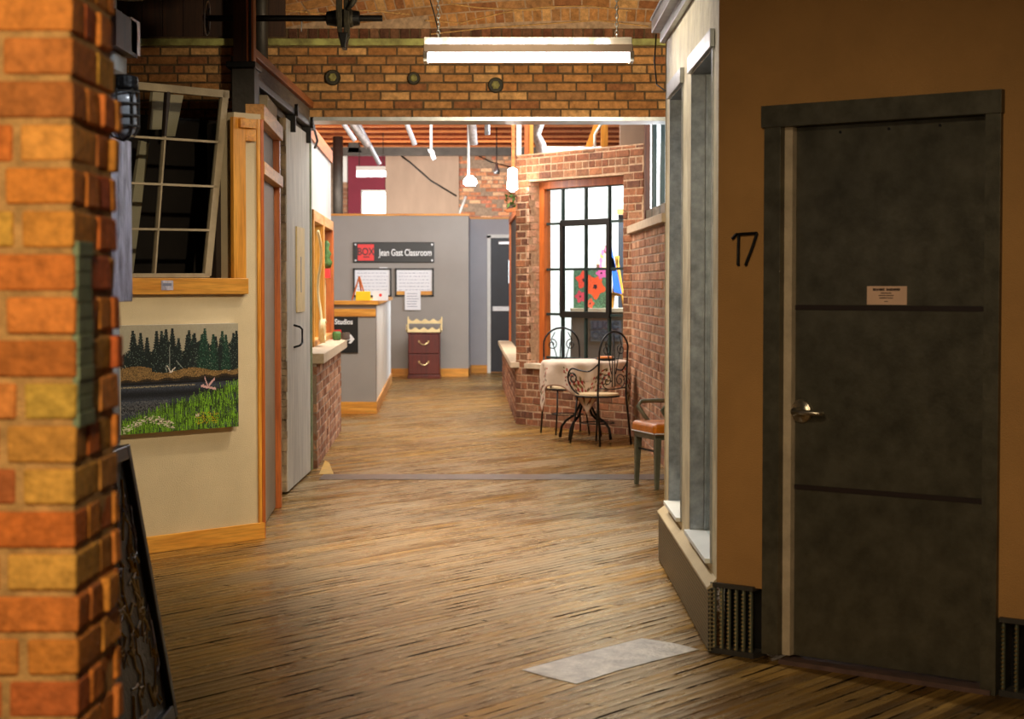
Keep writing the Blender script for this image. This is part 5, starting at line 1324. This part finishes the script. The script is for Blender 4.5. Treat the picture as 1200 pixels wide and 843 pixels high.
# ================================================================== TABLE AND CHAIRS
TC = Vector((XX(686, 18.25), 18.25, 0))
ZTb = ZZ(424, 18.25-.2); RT = .40
tb = empty('bistro_table', TC); tag(tb, 'round black iron bistro table under a pale embroidered cloth', 'table')
mb = MB(); mb.lathe([(RT-.01, ZTb-.025), (RT, ZTb-.02), (RT, ZTb-.004), (RT-.01, ZTb)], M['black_iron'], TC, 40); mb.build('tabletop', tb)
mb = MB(); mb.lathe([(.02, .28), (.02, ZTb-.03)], M['black_iron'], TC, 12); mb.build('column', tb)
for k in range(4):
    a = k*math.pi/2+math.pi/4+.2; dv = Vector((math.cos(a), math.sin(a), 0))
    pts = [TC+dv*.015+Vector((0, 0, .5)), TC+dv*.05+Vector((0, 0, .36)), TC+dv*.12+Vector((0, 0, .24)), TC+dv*.22+Vector((0, 0, .18)), TC+dv*.27+Vector((0, 0, .12)), TC+dv*.29+Vector((0, 0, .012))]
    mb = MB(); mb.tube(pts, [.012, .012, .013, .013, .013, .016], M['black_iron'], 8); mb.build('leg', tb, smooth=True)
# cloth
def cloth():
    mb = MB(); a_ = .65; NR, NA = 46, 144; vs = []; cols = []
    for j in range(NR+1):
        for i in range(NA):
            ph = 2*math.pi*i/NA; psi = ((ph) % (math.pi/2))-math.pi/4          # corners at 0,90,180,270 deg
            Rmax = a_/math.cos(psi); s_ = Rmax*j/NR
            crn = abs(psi)/(math.pi/4)
            if s_ <= RT+.012: r = s_; z = ZTb+.004
            else:
                dd = s_-RT-.012; fold = .022*min(1, dd/.12)*math.sin(ph*11+1.2*math.sin(ph*3))
                bend = min(dd, .03); r = RT+.012+bend*.5+fold+.012*math.sin(ph*4+math.pi)*0 + .04*dd*(1-crn) - .03*dd*crn
                z = ZTb+.004-max(0, dd-.006)
            vs.append(TC+Vector((r*math.cos(ph-math.pi/2), r*math.sin(ph-math.pi/2), z)))
    base = (204, 182, 162)
    k = 0; mb.v = vs; mi = mb.mi(M['cloth'])
    for j in range(NR):
        for i in range(NA):
            i2 = (i+1) % NA; ph = 2*math.pi*(i+.5)/NA; psi = ((ph) % (math.pi/2))-math.pi/4; crn = abs(psi)/(math.pi/4); Rm = a_/math.cos(psi); s_ = Rm*(j+.5)/NR; dd = Rm-s_
            c = base
            x, y = s_*math.cos(psi), s_*math.sin(psi); e = a_-x
            t_ = y
            if e < .02: c = (190, 150, 130)
            elif crn > .30 and .04 < e < .20:
                fl = math.sin(t_*70)*math.sin(e*75+t_*20)
                if fl > .62: c = (160, 50, 46)
                elif fl < -.70: c = (120, 106, 60)
                elif abs(math.sin(t_*38+e*60)) > .97: c = (96, 70, 50)
            mb.f.append([j*NA+i, j*NA+i2, (j+1)*NA+i2, (j+1)*NA+i]); mb.m.append(mi); mb.c.append(lin(c))
    return mb
M['cloth'] = attr_mat('embroidered_cloth', .9, .05, 12, .1, 200)
ct = cloth().build('tablecloth', smooth=True); tag(ct, 'pale embroidered tablecloth with floral corners draped over the round table', 'tablecloth')
sm = ct.modifiers.new('thick', 'SOLIDIFY'); sm.thickness = .002; sm.offset = 1
tr = MB(); c = P(711, 419, 18.2); tr.lathe([(.06, 0), (.10, .006), (.125, .02), (.118, .02), (.09, .01)], M['black'], (c.x, 18.2, ZTb+.007), 28); tray = tr.build('plate', smooth=True); tag(tray, 'dark shallow plate lying on the pale tablecloth', 'plate')
mb = MB()
for k in range(7): mb.tube([(c.x-.08+.02*k, 18.16, ZTb+.03), (c.x-.06+.02*k, 18.25, ZTb+.038)], .012, M['vinyl'], 6)
tag(mb.build('biscuits', smooth=True), 'brown biscuits heaped on the dark plate', 'biscuits', kind='stuff')

def spiral(c, r0, r1, turns, a0, ex, ez_, n=26):
    pts = []
    for k in range(n):
        q = k/(n-1); a = a0+turns*2*math.pi*q; r = r0+(r1-r0)*q
        pts.append(Vector(c)+Vector(ex)*r*math.cos(a)+Vector(ez_)*r*math.sin(a))
    return pts
def iron_chair(label):
    t = empty('iron_chair', (0, 0, 0)); tag(t, label, 'chair', 'wrought iron chairs at the bistro table')
    I = M['black_iron']; X, Z, Yv = (1, 0, 0), (0, 0, 1), (0, 1, 0)
    hw, yb_, sz = .19, -.19, .47
    mb = MB(); n = 48
    mb.lathe([(.195, sz-.012), (.205, sz-.004), (.2, sz+.012), (.12, sz+.02), (.002, sz+.022)], M['wicker'], (0, 0, 0), n); mb.build('seat', t, world=False)
    mb = MB(); mb.tube([(.205*math.cos(a)*(1+.015*math.cos(24*a)), .205*math.sin(a)*(1+.015*math.cos(24*a)), sz-.014) for a in np.linspace(0, 2*math.pi, 97)[:-1]], .008, I, 6, True); mb.build('seat_rim', t, world=False)
    # back arch continuing into the rear legs
    pts = [(-hw-.02, yb_-.05, .0), (-hw, yb_, sz)] + [(-hw, yb_-.02*q, sz+q*.42) for q in (.3, .6, 1)]
    arc = [(-hw*math.cos(a), yb_-.03, sz+.42+.18*math.sin(a)) for a in np.linspace(.25, math.pi-.25, 11)]
    pts = pts + arc + [(hw, yb_-.02*q, sz+q*.42) for q in (1, .6, .3)] + [(hw, yb_, sz), (hw+.02, yb_-.05, 0)]
    mb = MB(); mb.tube(pts, .0095, I, 8); mb.build('back_frame', t, world=False, smooth=True)
    mb = MB(); yy = yb_-.02; r = .005
    for s_ in (-1, 1):
        mb.tube([(s_*.03, yy, sz+.20), (s_*.06, yy, sz+.34), (s_*.11, yy, sz+.48), (s_*.07, yy-.005, sz+.555)], r, I, 6)
        mb.tube(spiral((s_*.10, yy, sz+.43), .055, .012, 1.4, math.pi/2, (s_, 0, 0), Z), r, I, 6)
        mb.tube(spiral((s_*.085, yy, sz+.14), .075, .014, 1.5, -math.pi/2, (s_, 0, 0), Z), r, I, 6)
        mb.tube([(s_*.02, yy, sz+.08), (s_*.015, yy, sz+.3), (s_*.005, yy, sz+.57)], r, I, 6)
    mb.tube([(-hw, yy+.01, sz+.07), (0, yy+.01, sz+.055), (hw, yy+.01, sz+.07)], r, I, 6)
    mb.build('scrollwork', t, world=False, smooth=True)
    for s_ in (-1, 1):
        arm = [(s_*hw, yb_-.01, sz+.30), (s_*(hw+.03), yb_+.08, sz+.23), (s_*(hw+.05), yb_+.18, sz+.235), (s_*(hw+.05), yb_+.29, sz+.25), (s_*(hw+.045), yb_+.345, sz+.20), (s_*(hw+.035), yb_+.345, sz+.11), (s_*(hw+.01), yb_+.29, sz+.03), (s_*(hw-.01), yb_+.2, sz-.01)]
        # smooth by Catmull-Rom
        P4 = [Vector(arm[0])]+[Vector(a) for a in arm]+[Vector(arm[-1])]; sp = []
        for i in range(1, len(P4)-2):
            for q in np.linspace(0, 1, 5)[:-1]:
                a, b, c_, d_ = P4[i-1], P4[i], P4[i+1], P4[i+2]
                sp.append(.5*((2*b)+(c_-a)*q+(2*a-5*b+4*c_-d_)*q*q+(3*b-a-3*c_+d_)*q**3))
        mb = MB(); mb.tube(sp+[P4[-1]], .008, I, 7)
        mb.tube(spiral((s_*(hw+.045), yb_+.285, sz+.155), .06, .018, 1.3, .2, Yv, Z), .006, I, 6); mb.build('armrest', t, world=False, smooth=True)
    for s_ in (-1, 1):
        mb = MB(); mb.tube([(s_*.14, .13, sz-.01), (s_*.15, .15, .25), (s_*.175, .19, 0.006)], .009, I, 8); mb.build('leg', t, world=False, smooth=True)
    mb = MB(); mb.tube([(.16*math.cos(a), .16*math.sin(a), .2) for a in np.linspace(0, 2*math.pi, 33)[:-1]], .005, I, 6, True); mb.build('stretcher', t, world=False)
    return t
c1_ = iron_chair('black wrought iron chair with scrolled arms in front of the round table')
c2_ = copy_tree(c1_); c2_['label'] = 'black wrought iron chair behind the table against the bay window'
def place(o, x, y, face, s=1.0):
    o.location = (x, y, 0); o.rotation_euler = (0, 0, math.atan2(face[1], face[0])-math.pi/2); o.scale = (s, s, s)
place(c1_, .81, 17.76, (-.68, .73)); place(c2_, .56, 18.98, (.25, -.95))

# orange vinyl office chair
oc = empty('office_chair', (0, 0, 0)); tag(oc, 'sage metal chair with orange vinyl seat half hidden by the plastered wall', 'chair')
G = M['sage_metal']
mb = MB(); n = 14
sx, sy0, sy1, sz = .235, -.24, .24, .40
mb.box((-sx, sy0, sz), (sx, sy1, sz+.085), M['vinyl']); s_ = mb.build('seat', oc, world=False, bevel=.03)
s_.modifiers['bevel'].segments = 5
mb = MB(); mb.tube([(-sx+.01, sy1-.002, sz+.012), (sx-.01, sy1-.002, sz+.012)], .005, M['white'], 6); mb.tube([(-sx, sy0, sz+.012), (-sx, sy1-.01, sz+.012)], .005, M['white'], 6); mb.build('piping', oc, world=False)
mb = MB(); mb.box((-sx+.02, sy0+.02, sz-.035), (sx-.02, sy1-.02, sz+.002), G); mb.build('seat_frame', oc, world=False)
for x in (-1, 1):
    mb = MB(); mb.hexa([(x*.21-.016, sy1-.05, 0), (x*.21+.016, sy1-.05, 0), (x*.21+.016, sy1-.02, 0), (x*.21-.016, sy1-.02, 0), (x*.20-.022, sy1-.07, sz-.02), (x*.20+.022, sy1-.07, sz-.02), (x*.20+.022, sy1-.02, sz-.02), (x*.20-.022, sy1-.02, sz-.02)], G); mb.build('leg', oc, world=False, bevel=.004)
    mb = MB(); mb.hexa([(x*.21-.016, sy0-.06, 0), (x*.21+.016, sy0-.06, 0), (x*.21+.016, sy0-.03, 0), (x*.21-.016, sy0-.03, 0), (x*.20-.02, sy0+.02, sz-.02), (x*.20+.02, sy0+.02, sz-.02), (x*.20+.02, sy0+.06, sz-.02), (x*.20-.02, sy0+.06, sz-.02)], G); mb.build('leg', oc, world=False, bevel=.004)
    mb = MB(); mb.tube([(x*.225, sy1-.20, sz), (x*.24, sy1-.12, sz+.10), (x*.25, sy1-.06, sz+.19), (x*.25, sy1-.09, sz+.225), (x*.25, sy1-.2, sz+.228), (x*.24, sy0+.02, sz+.22)], .016, G, 8); mb.build('armrest', oc, world=False, smooth=True)
    mb = MB(); mb.tube([(x*.20, sy0+.03, sz-.02), (x*.2, sy0, sz+.2), (x*.2, sy0-.06, sz+.42)], .014, G, 8); mb.build('back_post', oc, world=False, smooth=True)
mb = MB(); mb.box((-.2, sy0-.07, sz+.2), (.2, sy0-.02, sz+.42), M['vinyl']); mb.build('backrest', oc, world=False, bevel=.02)
mb = MB(); mb.box((-.2, sy1-.05, .27), (.2, sy1-.04, .285), M['black_iron']); mb.build('stretcher', oc, world=False)
fa, fb = F(743, 567), F(771, 575); mid = (fa+fb)/2; ed = (fb-fa).normalized(); face = Vector((-abs(ed.y), -abs(ed.x), 0))
oc.location = mid - face*.21; oc.rotation_euler = (0, 0, math.atan2(face.y, face.x)-math.pi/2); oc.location.z = 0

for o in bpy.data.objects:
    if '_m' in o: del o['_m']
